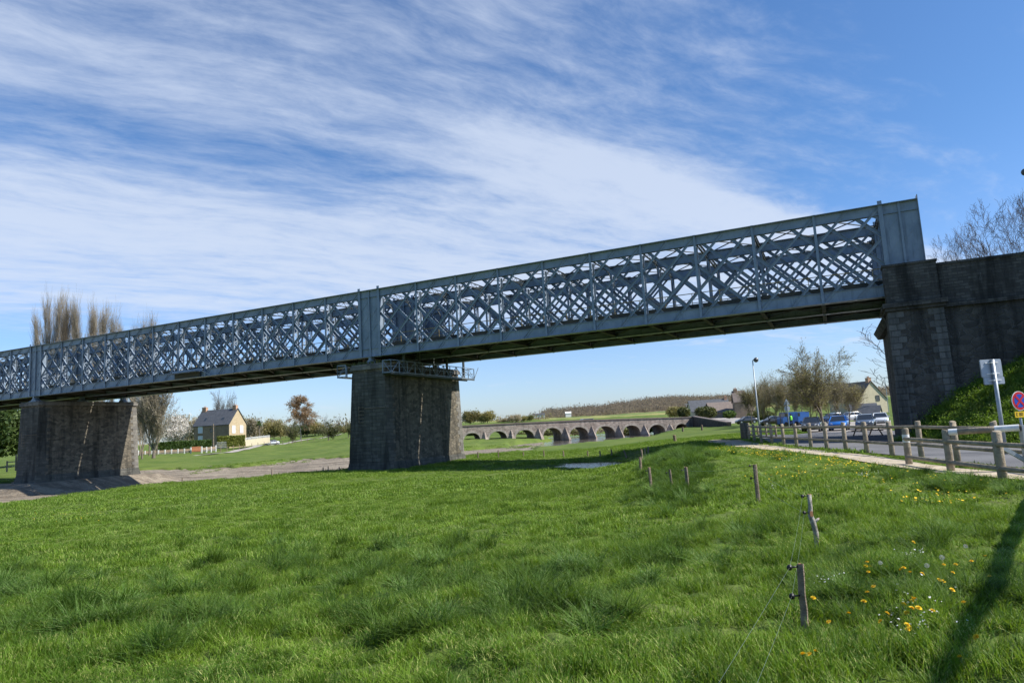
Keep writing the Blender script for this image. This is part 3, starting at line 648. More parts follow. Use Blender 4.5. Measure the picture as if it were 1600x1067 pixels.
for w1, w2 in ((.3, 4.9), (5.4, 9.9)):
    m = MB()
    for (a, b, n) in spans:
        bay = (b-a)/n
        for k in range(n):
            x0, x1 = a+k*bay, a+(k+1)*bay
            m.bar((x0, w1, 11.96), (x1, w2, 11.96), .09, .05); m.bar((x0, w2, 11.90), (x1, w1, 11.90), .09, .05)
    m.build('top_bracing', M['steel_dark'], bridge)
    def strut():
        q = MB(); q.box(-.07, .07, w1-.2, w2+.2, 11.97, 12.0); q.box(-.07, .07, w1-.2, w2+.2, 11.60, 11.63)
        y = w1; up = True
        while y < w2: q.bar((0, y, 11.63 if up else 11.97), (0, min(y+.4, w2+.1), 11.97 if up else 11.63), .03, .03); y += .4; up = not up
        for sgn, ww in ((1, w1), (-1, w2)):      # curved knee
            pts = [(0, ww+sgn*.1+sgn*(1-math.sin(t))*1.0, 11.6-(1-math.cos(t))*1.0) for t in np.linspace(0, math.pi/2, 7)]
            for p, r in zip(pts[:-1], pts[1:]): q.bar(p, r, .12, .03, up=(1,0,0))
        return q
    for s_ in posts_s: link('top_strut', shared(('top_strut', w1), strut, M['steel_dark']), bridge, (s_, 0, 0))
for w_ in (.75, 4.75, 6.1, 9.5):
    m = MB(); m.box(SL, SR, w_-.02, w_+.02, 8.36, 8.41); m.box(SL, SR, w_-.012, w_+.012, 7.95, 7.98)
    for s_ in np.arange(SL+1, SR, 1.82): m.box(s_-.02, s_+.02, w_-.015, w_+.015, 7.38, 8.36)
    m.build('handrail', M['rail_ochre'], bridge)
m = MB(); m.box(-57.2, -53.2, -.42, -.36, 7.02, 7.30); m.box(-57.2, -53.2, -1.1, -.36, 6.98, 7.018); m.bar((-53.3, -.45, 7.1), (-52.2, -.30, 6.6), .1, .05)
m.box(-57.0, -53.6, -.30, -.19, 6.52, 6.98, 1); m.build('inspection_hatch', [M['steel'], M['under']], bridge)

# ------------------------------------------------------------------ piers
def pier(sL, sR, label, bl, br, far_w, zb=-4.2, near_w=-.6):
    t = thing('bridge_pier', label, 'bridge pier', BLOC, BROT)
    zt = 5.45
    def cs(z): h = zt-z; return (sL-bl*h, sR+br*h, near_w-.02*h, far_w+.04*h)
    def blk(z0, z1, fa, fb, m):
        a, b = fa, fb
        return m.hexa([(a[0],a[2],z0),(a[1],a[2],z0),(a[1],a[3],z0),(a[0],a[3],z0),(b[0],b[2],z1),(b[1],b[2],z1),(b[1],b[3],z1),(b[0],b[3],z1)])
    m = MB(); blk(zb, zt, cs(zb), cs(zt), m); m.build('body', M['pier_rubble'], t)
    # ashlar dressings: near nose and corner bands, proud of the rubble
    def band(wa, wb, p=.025, s_from=None):
        q = MB()
        for i in range(int((zt-zb)/.36)):
            z0, z1 = zb+i*.36+.004, min(zb+(i+1)*.36-.004, zt); ext = .30 if i % 2 else 0
            A, B_ = cs(z0), cs(z1)
            fa = (A[0]-p, A[1]+p, wa(A)-(ext if wa(A) > 2 else 0), wb(A)+(ext if wb(A) < 5 else 0)); fb = (B_[0]-p, B_[1]+p, wa(B_)-(ext if wa(B_) > 2 else 0), wb(B_)+(ext if wb(B_) < 5 else 0))
            blk(z0, z1, fa, fb, q)
        return q
    band(lambda c: c[2]-.025, lambda c: c[2]+.95).build('nose_ashlar', M['pier'], t)
    band(lambda c: c[3]-.55, lambda c: c[3]+.025).build('quoin_stones', M['quoin'], t)
    c = cs(zt); q = MB()
    q.box(c[0]-.14, c[1]+.14, c[2]-.14, c[3]+.14, zt, zt+.32); q.box(c[0]-.05, c[1]+.05, c[2]-.05, c[3]+.05, zt+.32, zt+.44)
    q.build('cap_stone', M['quoin'], t)
    b_ = cs(-1.9); q = MB(); c2 = cs(zb); q.hexa([(c2[0]-.35,c2[2]-.35,zb),(c2[1]+.5,c2[2]-.35,zb),(c2[1]+.5,c2[3]+.35,zb),(c2[0]-.35,c2[3]+.35,zb),(b_[0]-.04,b_[2]-.05,-2.05),(b_[1]+.04,b_[2]-.05,-2.05),(b_[1]+.04,b_[3]+.05,-2.05),(b_[0]-.04,b_[3]+.05,-2.05)])
    q.build('footing', M['pier'], t)
    # iron rungs and brackets on the nose
    q = MB(); x = (sL+sR)/2-.6
    for z in np.arange(1.2, 2.6, .3): q.bar((x-.25, near_w-.28, z), (x+.25, near_w-.28, z), .03, .03); q.bar((x-.25, near_w-.28, z), (x-.25, near_w, z), .03, .03)
    q.bar((x-.25, near_w-.28, 1.2), (x-.25, near_w-.28, 2.5), .03, .03); q.bar((x+.25, near_w-.2, 2.3), (x+2.2, near_w-.16, 2.3), .03, .03)
    q.build('iron_brackets', M['oldwood'], t)
    return t
p1 = pier(-35.60, -32.42, 'tall dark masonry pier in the middle of the meadow, ringed by an iron walkway', .055, .01, 11.35)
p2 = pier(-80.75, -77.62, 'masonry pier standing on the tidal mud flat at the left', .03, .01, 10.85)
p3 = pier(-112.6, -109.4, 'masonry pier beyond the left edge of the picture', .03, .01, 11.2)
# walkway cage round the middle pier
wk = thing('inspection_walkway', 'iron lattice walkway hung round the top of the middle pier', 'walkway', BLOC, BROT)
m = MB(); m.box(-32.26, -31.38, -1.15, 12.75, 4.93, 4.97); m.box(-31.44, -31.38, -1.15, 12.75, 4.84, 4.93); m.box(-32.26, -32.2, -1.15, 12.75, 4.84, 4.93); m.build('walkway_floor', M['steel_dark'], wk)
def rail_truss(m, a, b, z0, z1, n):
    a = Vector(a); b = Vector(b)
    m.bar((a.x, a.y, z1), (b.x, b.y, z1), .06, .06); m.bar((a.x, a.y, z0+.05), (b.x, b.y, z0+.05), .06, .06); m.bar((a.x, a.y, (z0+z1)/2), (b.x, b.y, (z0+z1)/2), .03, .03)
    for i in range(n+1):
        p = a.lerp(b, i/n); m.bar((p.x, p.y, z0), (p.x, p.y, z1), .06, .06)
        if i < n:
            r = a.lerp(b, (i+1)/n); 
            m.bar((p.x, p.y, z0), (r.x, r.y, z1), .035, .035) if i % 2 == 0 else m.bar((p.x, p.y, z1), (r.x, r.y, z0), .035, .035)
m = MB(); rail_truss(m, (-31.40, -1.12, 0), (-31.40, 12.7, 0), 4.97, 5.98, 12); rail_truss(m, (-31.40, 12.7, 0), (-32.6, 12.7, 0), 4.97, 5.98, 1); rail_truss(m, (-31.40, -1.12, 0), (-32.2, -1.12, 0), 4.97, 5.98, 1)
m.bar((-31.40, 12.7, 5.0), (-31.1, 13.1, 6.1), .05, .05)
m.build('railing', M['steel'], wk)
for w_ in (.9, 3.2, 5.5, 7.8, 10.9):
    m = MB(); m.box(-31.6, -31.45, w_-.1, w_+.1, 4.9, 6.9); m.build('hanger', M['steel_dark'], wk)
m = MB(); m.box(-36.75, -35.85, -1.15, 12.4, 4.93, 4.97); rail_truss(m, (-36.72, -1.12, 0), (-36.72, 12.3, 0), 4.97, 5.95, 11); rail_truss(m, (-36.72, -1.12, 0), (-35.86, -1.12, 0), 4.97, 5.95, 1); m.build('left_cage', M['steel'], wk)
# weeds on the pier heads
def weeds(name, label, pts, n, size, mat, par=None, seed=1, spread=.4):
    r = random.Random(seed); m = MB()
    for _ in range(n):
        c = Vector(r.choice(pts))+Vector((r.gauss(0, spread), r.gauss(0, spread*.6), 0)); h = size*r.uniform(.4, 1); a = r.uniform(0, 6.28); d = Vector((math.cos(a), math.sin(a), 0))*h*.18; tip = c+Vector((r.gauss(0, .3)*h, r.gauss(0, .3)*h, h))
        m.add([c-d, c+d, tip], [(0, 1, 2)])
    o = m.build(name, mat); return tag(o, label, 'plant')
w_pts = [B(s, -.3, 5.88) for s in np.linspace(-35.3, -32.7, 8)]
weeds('pier_weeds', 'green and rusty weeds sprouting on top of the middle pier', w_pts, 420, .34, M['leaf_olive'], seed=3, spread=.22)

# ------------------------------------------------------------------ abutment and wing wall at the right
ab = thing('abutment', 'blackened stone abutment with pilaster and cornice carrying the right end of the bridge', 'abutment', BLOC, BROT)
m = MB(); m.hexa([(3.22,-1.62,-4),(6.14,-1.62,-4),(6.14,.5,-4),(3.22,.5,-4),(3.34,-1.5,5.42),(6.08,-1.5,5.42),(6.08,.5,5.42),(3.34,.5,5.42)]); m.build('lower_pilaster', M['wall_rubble'], ab)
for sx, x in ((1, 3.34), (-1, 6.08)):
    m = MB()
    for i in range(26):
        z0 = -4+i*.36; ext = .28*(i % 2)
        f = lambda z: (5.42-z)/9.42
        bx0 = x-.02*sx-.12*sx*f(z0) if sx > 0 else x+.02+.06*f(z0); w_ = .5+ext
        x0, x1 = sorted((bx0, x+sx*w_)); m.box(x0, x1, -1.525-.12*f(z0), -1.2, z0+.006, z0+.354)
    m.build('corner_blocks', M['corner'], ab)
m = MB(); m.box(3.22, 6.2, -1.66, .5, 5.42, 5.60); m.box(3.10, 6.30, -1.82, .5, 5.60, 5.86); m.build('cornice', M['wall_dark'], ab)
m = MB(); m.box(3.35, 6.02, -1.5, -.55, 5.86, 8.02); m.box(3.30, 6.07, -1.56, -.5, 8.02, 8.14); m.build('upper_pilaster', M['wall_dark'], ab)
m = MB(); m.box(3.78, 60, .5, 11.6, -4, 5.80); m.hexa([(3.45,.5,5.0),(3.78,.5,5.0),(3.78,11.6,5.0),(3.45,11.6,5.0),(3.2,.5,5.45),(3.78,.5,5.45),(3.78,11.6,5.45),(3.2,11.6,5.45)]); m.box(5.9, 60, -.6, 11.0, 5.80, 7.2)
m.build('seat_wall', M['wall_dark'], ab)
ww = thing('wing_wall', 'long dark retaining wall with coping running right from the abutment', 'wall', BLOC, BROT)
m = MB(); m.hexa([(6.14,-1.45,-4),(62,-1.45,-4),(62,-.6,-4),(6.14,-.6,-4),(6.10,-1.28,5.35),(62,-1.28,5.35),(62,-.6,5.35),(6.10,-.6,5.35)]); m.build('lower_wall', M['wall_rubble'], ww)
m = MB(); m.box(6.08, 62, -1.52, -.6, 5.35, 5.55); m.build('string_course', M['wall_dark'], ww)
m = MB(); m.hexa([(6.07,-1.27,5.55),(62,-1.27,5.55),(62,-.6,5.55),(6.07,-.6,5.55),(6.07,-1.25,7.78),(62,-1.25,7.4),(62,-.6,7.4),(6.07,-.6,7.78)]); m.build('parapet', M['wall_dark'], ww)
m = MB(); m.hexa([(6.07,-1.33,7.78),(62,-1.33,7.4),(62,-.52,7.4),(6.07,-.52,7.78),(6.07,-1.33,7.93),(62,-1.33,7.55),(62,-.52,7.55),(6.07,-.52,7.93)]); m.build('coping', M['wall_dark'], ww)

# ------------------------------------------------------------------ old arched road bridge
OA, OB = atd(640, 668, 121), atd(1082, 652, 134)
od = Vector((OB.x-OA.x, OB.y-OA.y, 0)); OL = od.length; od.normalize(); on = Vector((-od.y, od.x, 0))
ORZ = math.atan2(od.y, od.x); OORG = Vector((OA.x, OA.y, 0))
def obx(px, py):
    d = ray(px, py); d = Vector(d); t = (OORG.dot(on))/d.dot(on); p = d*t
    return ((p-OORG).dot(od), p.z)
ob = thing('arched_bridge', 'old grey-brown stone road bridge with nine arches over the river', 'stone bridge', OORG, ORZ)
arches = [(725,750,676.2,690),(764.5,792,673.3,690),(806,834.5,671.3,690),(850,878,668.1,700),(891,920,667,697),(932,962,665.5,695),(974.5,1001,664.1,693),(1015,1040,663.3,690),(1056,1075,661.8,680)]
AR = []
for (xa, xb, yc, yb) in arches:
    a, _ = obx(xa, yb-6); b, _ = obx(xb, yb-6); _, zc = obx((xa+xb)/2, yc); AR.append(((a+b)/2, (b-a)/2, zc))
AR = [(AR[0][0]-2*(AR[1][0]-AR[0][0]), AR[0][1]*.9, AR[0][2]-.1), (AR[0][0]-(AR[1][0]-AR[0][0]), AR[0][1], AR[0][2])] + AR
def otop(x):
    pts = [(0, obx(640,668.3)[1]), (obx(722,665)[0], obx(722,665)[1]), (obx(800,661)[0], obx(800,661)[1]), (obx(900,656.5)[0], obx(900,656.5)[1]), (obx(1000,653.5)[0], obx(1000,653.5)[1]), (OL, obx(1082,651.2)[1])]
    return float(np.interp(x, [p[0] for p in pts], [p[1] for p in pts]))
OW = 5.2; ZG = -5.5
m = MB(); vs = MB()
xs = -6.0
for (cx_, hw, zc) in AR:
    spr = zc-hw*0.78; N = 14
    arc = [(cx_-hw*math.cos(math.pi*i/N), spr+(zc-spr)*math.sin(math.pi*i/N)) for i in range(N+1)]
    # spandrel faces front and back, column by column
    m.hexa([(xs,0,ZG),(cx_-hw,0,ZG),(cx_-hw,OW,ZG),(xs,OW,ZG),(xs,0,otop(xs)-.15),(cx_-hw,0,otop(cx_-hw)-.15),(cx_-hw,OW,otop(cx_-hw)-.15),(xs,OW,otop(xs)-.15)])
    for (x0, z0), (x1, z1) in zip(arc[:-1], arc[1:]):
        m.hexa([(x0,0,z0),(x1,0,z1),(x1,OW,z1),(x0,OW,z0),(x0,0,otop(x0)-.15),(x1,0,otop(x1)-.15),(x1,OW,otop(x1)-.15),(x0,OW,otop(x0)-.15)])
        o = 1+.42/hw
        ax0, az0 = cx_+(x0-cx_)*o, spr+(z0-spr)*o+.0; ax1, az1 = cx_+(x1-cx_)*o, spr+(z1-spr)*o
        vs.hexa([(x0,-.07,z0-.0),(x1,-.07,z1-.0),(x1,.3,z1-.03),(x0,.3,z0-.03),(ax0,-.07,az0),(ax1,-.07,az1),(ax1,.3,az1),(ax0,.3,az0)])
    xs = cx_+hw
m.hexa([(xs,0,ZG),(OL,0,ZG),(OL,OW,ZG),(xs,OW,ZG),(xs,0,otop(xs)-.15),(OL,0,otop(OL)-.15),(OL,OW,otop(OL)-.15),(xs,OW,otop(xs)-.15)])
m.build('arch_wall', M['old_bridge'], ob); vs.build('arch_rings', M['old_vousoir'], ob)
m = MB(); xx = np.linspace(-6, OL, 40)
for a, b in zip(xx[:-1], xx[1:]):
    for y0, y1 in ((-.12, .35), (OW-.35, OW+.12)):
        m.hexa([(a,y0,otop(a)-.148),(b,y0,otop(b)-.148),(b,y1,otop(b)-.148),(a,y1,otop(a)-.148),(a,y0,otop(a)+.05),(b,y0,otop(b)+.05),(b,y1,otop(b)+.05),(a,y1,otop(a)+.05)])
m.build('coping', M['slate_brown'], ob)
for i in range(len(AR)-1):
    c = (AR[i][0]+AR[i][1]+AR[i+1][0]-AR[i+1][1])/2; hwp = max(.7, (AR[i+1][0]-AR[i+1][1]-AR[i][0]-AR[i][1])/2*1.02); zt_ = min(AR[i][2], AR[i+1][2])-.5
    q = MB(); nose = -2.0 if i > 3 else -1.2
    q.add([(c-hwp,0,ZG),(c+hwp,0,ZG),(c,nose,ZG),(c-hwp,0,zt_-1.0),(c+hwp,0,zt_-1.0),(c,nose,zt_-1.5),(c,0,zt_+.75)], [(0,2,1),(0,3,5,2),(2,5,4,1),(3,6,5),(5,6,4)])
    q.add([(c+hwp*.2,-.9,ZG),(c+hwp*1.02,-.9,ZG),(c+hwp*1.02,0,ZG),(c+hwp*.2,0,ZG),(c+hwp*.2,-.75,zt_-1.7),(c+hwp*1.02,-.75,zt_-1.7),(c+hwp*1.02,0,zt_-1.1),(c+hwp*.2,0,zt_-1.1)], [(0,3,2,1),(4,5,6,7),(0,1,5,4),(1,2,6,5),(2,3,7,6),(3,0,4,7)])
    q.build('cutwater', M['old_bridge'], ob)
W1 = atd(1136, 661, 104); tw = otop(OL)
wv_ = Vector((W1.x-OB.x, W1.y-OB.y, 0)); wl = wv_.length
m = MB(); m.hexa([(0,0,ZG),(wl,0,ZG),(wl,.6,ZG),(0,.6,ZG),(0,0,tw),(wl,0,W1.z),(wl,.6,W1.z),(0,.6,tw)])
ow = m.build('wing_parapet', M['wall_rubble'], None); ow.location = (OB.x, OB.y, 0); ow.rotation_euler = (0, 0, math.atan2(wv_.y, wv_.x))  # shaded face painted in: darker stone than the bridge itself
tag(ow, 'shade-coloured sloping wing wall at the right end of the old arched bridge', 'wall'); ow.name = 'ramp_wall'
m = MB(); m.hexa([(0,-.06,tw+.002),(wl,-.06,W1.z+.002),(wl,.66,W1.z+.002),(0,.66,tw+.002),(0,-.06,tw+.16),(wl,-.06,W1.z+.16),(wl,.66,W1.z+.16),(0,.66,tw+.16)])
m.build('coping', M['slate_brown'], ow)
# ------------------------------------------------------------------ trees
def seg_mesh(name, segs, sides=3, tris=None):
    """segs: list (a,b,ra,rb); tris: (n,3,3) array put in material slot 1"""
    S = np.array([(*a, *b, ra, rb) for a, b, ra, rb in segs], float)
    a, b, ra, rb = S[:, :3], S[:, 3:6], S[:, 6], S[:, 7]
    d = b-a; d /= np.linalg.norm(d, axis=1, keepdims=True)+1e-9
    ref = np.where(np.abs(d[:, 2:3]) < .9, [[0, 0, 1.]], [[1., 0, 0]]); x = np.cross(d, ref); x /= np.linalg.norm(x, axis=1, keepdims=True)+1e-9; y = np.cross(d, x)
    n = len(S); V = np.empty((n, 2, sides, 3))
    for k in range(sides):
        t = 2*math.pi*k/sides; o = x*math.cos(t)+y*math.sin(t)
        V[:, 0, k] = a+o*ra[:, None]; V[:, 1, k] = b+o*rb[:, None]
    base = np.arange(n)[:, None]*2*sides; F = []
    for k in range(sides):
        k2 = (k+1) % sides; F.append(np.c_[base+k, base+k2, base+sides+k2, base+sides+k])
    F = np.concatenate(F); V = V.reshape(-1, 3)
    me = bpy.data.meshes.new(name)
    nt = 0 if tris is None else len(tris)
    if nt: V = np.r_[V, tris.reshape(-1, 3)]
    me.vertices.add(len(V)); me.vertices.foreach_set('co', V.astype(np.float32).ravel())
    li = F.ravel()
    if nt: li = np.r_[li, np.arange(len(V)-3*nt, len(V))]
    me.loops.add(len(li)); me.loops.foreach_set('vertex_index', li.astype(np.int32))
    me.polygons.add(len(F)+nt)
    me.polygons.foreach_set('loop_start', np.r_[np.arange(0, F.size, 4), F.size+np.arange(0, 3*nt, 3)].astype(np.int32))
    if nt: me.polygons.foreach_set('material_index', np.r_[np.zeros(len(F)), np.ones(nt)].astype(np.int32))
    me.update(calc_edges=True); return me
def rvec(r): return Vector((r.gauss(0, 1), r.gauss(0, 1), r.gauss(0, 1))).normalized()
def grow(r, p, d, L, rad_, lev, P, out, tips):
    n = P['nseg'][min(lev, len(P['nseg'])-1)]; q = p; dd = d; rads = rad_
    for i in range(n):
        t = (i+1)/n
        dd = (dd + rvec(r)*P['wander'] + Vector((0, 0, P['up'][min(lev, len(P['up'])-1)]))).normalized()
        q2 = q+dd*(L/n); r2 = rad_*(1-t*(1-P['taper'])); out[0 if lev == 0 else 1].append((q, q2, rads, max(r2, P['rmin'])))
        rads = max(r2, P['rmin'])
        if lev < P['levels'] and t > P['bare'][min(lev, len(P['bare'])-1)]:
            nc = P['nc'][min(lev, len(P['nc'])-1)]; k = int(nc) + (r.random() < nc-int(nc))
            for _ in range(k):
                a = rad(P['ang'][min(lev, len(P['ang'])-1)]*r.uniform(.65, 1.25)); ax = dd.cross(rvec(r)).normalized()
                nd = (Matrix.Rotation(a, 3, ax) @ dd).normalized()
                ll = L*P['lr'][min(lev, len(P['lr'])-1)]*r.uniform(.6, 1.15)*P['shape'](t if lev == 0 else .6)
                grow(r, q2, nd, ll, max(rads*P['rr'], P['rmin']), lev+1, P, out, tips)
        q = q2
    tips.append((q, dd))
    if lev >= P['levels']-1: tips.append((p.lerp(q, .5), dd))
KIND = {
 'poplar': dict(levels=3, nseg=(20,6,4,3), wander=.05, up=(.02,.22,.18,.1), taper=.10, bare=(.06,.15,.2,0), nc=(2.5,1.6,1.2), ang=(28,22,26), lr=(.135,.5,.55), rr=.40, rmin=.02, shape=lambda t: .75+.75*math.sin(math.pi*min(1, t*.85)), H=28, R=.32),
 'broad': dict(levels=4, nseg=(5,5,4,3,3), wander=.10, up=(.02,.07,.05,.03,.02), taper=.35, bare=(.28,.15,.1,0), nc=(2.6,1.7,1.8,1.7), ang=(44,36,36,36), lr=(.70,.62,.60,.58), rr=.60, rmin=.012, shape=lambda t: 1.15-.3*t, H=4.6, R=.20),
 'vase': dict(levels=4, nseg=(4,6,4,3,3), wander=.09, up=(.02,.09,.06,.03,.02), taper=.3, bare=(.35,.2,.1,0), nc=(3,1.5,1.7,1.5), ang=(30,30,34,34), lr=(1.05,.5,.55,.58), rr=.55, rmin=.012, shape=lambda t: 1.1, H=2.9, R=.12),
 'willow': dict(levels=4, nseg=(3,7,5,4,3), wander=.08, up=(.0,.13,.12,.08,.05), taper=.2, bare=(.1,.12,.1,0), nc=(3,1.9,1.8,1.5), ang=(34,26,28,28), lr=(2.6,.42,.52,.55), rr=.5, rmin=.022, shape=lambda t: 1.0, H=4.0, R=.5),
 'sparse': dict(levels=4, nseg=(9,5,4,3,3), wander=.07, up=(.03,.14,.08,.05,.03), taper=.15, bare=(.2,.2,.2,0), nc=(1.7,1.15,1.1,.8), ang=(38,36,36,36), lr=(.42,.55,.6,.6), rr=.5, rmin=.011, shape=lambda t: 1.25-.5*t, H=9, R=.13),
 'birch': dict(levels=4, nseg=(8,5,4,4,3), wander=.08, up=(.03,.03,-.12,-.22,-.3), taper=.12, bare=(.2,.15,.1,0), nc=(2.6,1.8,1.7,1.4), ang=(48,42,40,40), lr=(.40,.55,.6,.6), rr=.45, rmin=.02, shape=lambda t: 1.25-.7*t, H=13, R=.22),
 'orchard': dict(levels=3, nseg=(3,4,4,3), wander=.14, up=(.0,.03,.02,.0), taper=.4, bare=(.45,.1,.1,0), nc=(4,2.4,2.2), ang=(55,42,40), lr=(1.25,.6,.55), rr=.5, rmin=.02, shape=lambda t: 1, H=2.2, R=.2),
}
treemesh = {}
def tree_meshes(kind, seed, bark, twig, bud=None, bn=0, bs=.1, bspread=.25):
    key = (kind, seed, twig.name, bud.name if bud else '')
    if key in treemesh: return treemesh[key]
    r = random.Random(seed); P = KIND[kind]; out = [[], []]; tips = []
    grow(r, Vector((0, 0, 0)), Vector((0, 0, 1)), P['H'], P['R'], 0, P, out, tips)
    tr = seg_mesh('trunk', out[0], 7); tr.materials.append(bark)
    T3 = None
    if bud and bn:
        rs = np.random.RandomState(seed); tp = np.array([t[0][:] for t in tips]); k = rs.randint(0, len(tp), bn)
        c = tp[k]+rs.randn(bn, 3)*bspread; d1 = rs.randn(bn, 3); d1 /= np.linalg.norm(d1, axis=1, keepdims=True); d2 = rs.randn(bn, 3); d2 /= np.linalg.norm(d2, axis=1, keepdims=True)
        s = bs*rs.uniform(.5, 1.3, (bn, 1)); T3 = np.stack([c-d1*s*.5, c+d1*s*.5, c+d2*s], 1)
    cr = seg_mesh('crown', out[1], 3, T3); cr.materials.append(twig)
    if bud: cr.materials.append(bud)
    zmax = float(np.percentile([t[0].z for t in tips], 99.4)); rmax = np.percentile([math.hypot(t[0].x, t[0].y) for t in tips], 95)
    treemesh[key] = (tr, cr, zmax, rmax); return treemesh[key]
def tree(loc, H, W, label, name, kind, seed, twig, bark=None, bud=None, bn=0, bs=.1, bsp=.25, group=None, cat='tree', rz=None):
    tr, cr, zm, rm = tree_meshes(kind, seed, bark or M['bark'], twig, bud, bn, bs, bsp)
    t = thing(name, label, cat, (loc[0], loc[1], loc[2]-.15), rz if rz is not None else (seed*1.7+loc[0]) % 6.28, group)
    k = H/zm; kw = k if W is None else W/2/rm
    t.scale = (kw, kw, k); link('trunk', tr, t); link('crown', cr, t); return t
def pxtree(px, base_y, top_y, depth, wpx, label, name, kind, seed, twig, **kw):
    """a tree standing where the photo shows it: foot and top seen at these heights, at this distance"""
    a = atd(px, base_y, depth); b = atd(px, top_y, depth)
    g = h1(a.x, a.y); g = min(max(g, a.z-2.5), a.z+2.5)
    return tree((a.x, a.y, g), b.z-g, None if wpx is None else wpx*depth/FPX, label, name, kind, seed, twig, **kw)
ORD = ['first','second','third','fourth','fifth','sixth','seventh','eighth','ninth','tenth','eleventh','twelfth','thirteenth','fourteenth','fifteenth','sixteenth','seventeenth','eighteenth']
# Lombardy poplars rising above the bridge at the left
pops = [(57,488,13,1),(67,462,15,2),(77,460,15,1),(87,475,16,3),(97,463,15,2),(112,471,14,3),(120,470,12,1),(133,476,15,2),(142,478,12,3),(150,479,15,1),(158,484,12,2),(170,487,15,3)]
for i, (x, ty, w, sd_) in enumerate(pops):
    pxtree(x, 722, ty, 132+(i*37 % 11), w*1.9, 'tall bare poplar, %s from the left in the row above the bridge' % ORD[i], 'poplar_tree', 'poplar', sd_, M['twig_pale'] if i != 3 else M['twig'], bud=M['bud_pale'], bn=700, bs=.20, bsp=.3, group='poplars above the left span')
for i, (x, ty, w) in enumerate([(192,502,12),(204,504,11),(219,497,12),(233,496,13),(245,502,11)]):
    pxtree(x, 716, ty, 150+i*2, w*1.9, 'shorter bare poplar, %s from the left in the group right of the tall row' % ORD[i], 'poplar_tree', 'poplar', 1+i % 3, M['twig_pale'], bud=M['bud_pale'], bn=1300, bs=.22, bsp=.3, group='poplars behind the left pier')
pxtree(240, 706, 560, 135, 62, 'big bushy bare willow between the left pier and the stone house', 'willow_tree', 'willow', 4, M['twig_pale'], bud=M['bud_pale'], bn=9000, bs=.20, bsp=.3)
pxtree(222, 707, 575, 140, 40, 'bare multi-stemmed tree close behind the right edge of the left pier', 'bare_tree', 'willow', 5, M['twig_pale'])
pxtree(272, 692, 650, 196, 52, 'white blossoming tree left of the stone house', 'blossom_tree', 'orchard', 6, M['twig'], bud=M['blossom'], bn=6000, bs=.24, bsp=.42)
pxtree(343, 688, 611, 222, 30, 'bare round tree directly behind the stone house roof', 'bare_tree', 'vase', 7, M['twig'])
pxtree(360, 688, 618, 226, 24, 'smaller bare tree behind the right end of the stone house roof', 'bare_tree', 'vase', 8, M['twig'])
pxtree(470, 686, 618, 240, 44, 'tall weeping birch with rusty catkins in the far meadow', 'birch_tree', 'birch', 9, M['twig_pale'], bark=M['birch'], bud=M['bud_rust'], bn=9000, bs=.32, bsp=.3)
pxtree(457, 691, 660, 208, 27, 'round olive orchard tree in front of the weeping birch', 'orchard_tree', 'orchard', 10, M['twig'], bud=M['leaf_olive'], bn=5000, bs=.25, bsp=.3, group='orchard trees on the far bank')
pxtree(513, 687, 658, 215, 32, 'spreading olive orchard tree halfway between birch and middle pier', 'orchard_tree', 'orchard', 11, M['twig'], bud=M['leaf_olive'], bn=5000, bs=.25, bsp=.3, group='orchard trees on the far bank')
pxtree(544, 684, 661, 222, 24, 'olive orchard tree just left of the middle pier', 'orchard_tree', 'orchard', 12, M['twig'], bud=M['leaf_olive'], bn=4000, bs=.25, bsp=.3, group='orchard trees on the far bank')
pxtree(507, 680, 646, 262, 16, 'thin bare tree rising behind the spreading orchard tree', 'bare_tree', 'sparse', 13, M['twig'])
pxtree(527, 680, 648, 262, 13, 'thin dark tree rising beside the middle pier', 'bare_tree', 'sparse', 14, M['twig_dark'])
# hedgerow trees on the far side
rb = random.Random(8)
row = [(282,652,26,'twig'),(298,656,22,'bud_olive'),(312,650,22,'twig'),(386,651,22,'bud_olive'),(396,655,18,'twig'),(417,660,22,'bud_olive'),(428,655,22,'twig'),(438,657,20,'bud_olive'),(480,664,24,'leaf_dark'),(492,660,20,'bud_olive'),
       (498,664,20,'twig'),(537,665,22,'bud_olive'),(735,643,24,'bud_olive'),(752,646,22,'bud_olive'),(762,642,20,'bud_olive'),(793,652,16,'twig'),(806,648,16,'twig_pale'),(820,650,14,'bud_olive'),(827,648,12,'leaf_olive'),(783,656,12,'bud_olive')]
for i, (x, ty, w, kd) in enumerate(row):
    bud = M[kd] if kd.startswith(('bud', 'leaf')) else M['bud_pale']
    far = 300 if x < 600 else 330
    by = 686-(x-280)*.03 if x < 600 else 671-(x-735)*.05
    side = 'between house and middle pier' if 380 < x < 600 else ('left of the stone house' if x < 380 else 'above the arched bridge')
    pxtree(x, by, ty, far+rb.uniform(-15, 15), w*1.25, 'distant %s tree %s, %s of its row' % ('dark evergreen' if kd == 'leaf_dark' else ('olive' if 'olive' in kd else 'bare'), side, ORD[i if i < 13 else i-12]), 'distant_tree', 'orchard', 20+i % 4, M['twig'], bud=bud, bn=4200, bs=.42, bsp=.5, group='hedgerow trees in the distance')
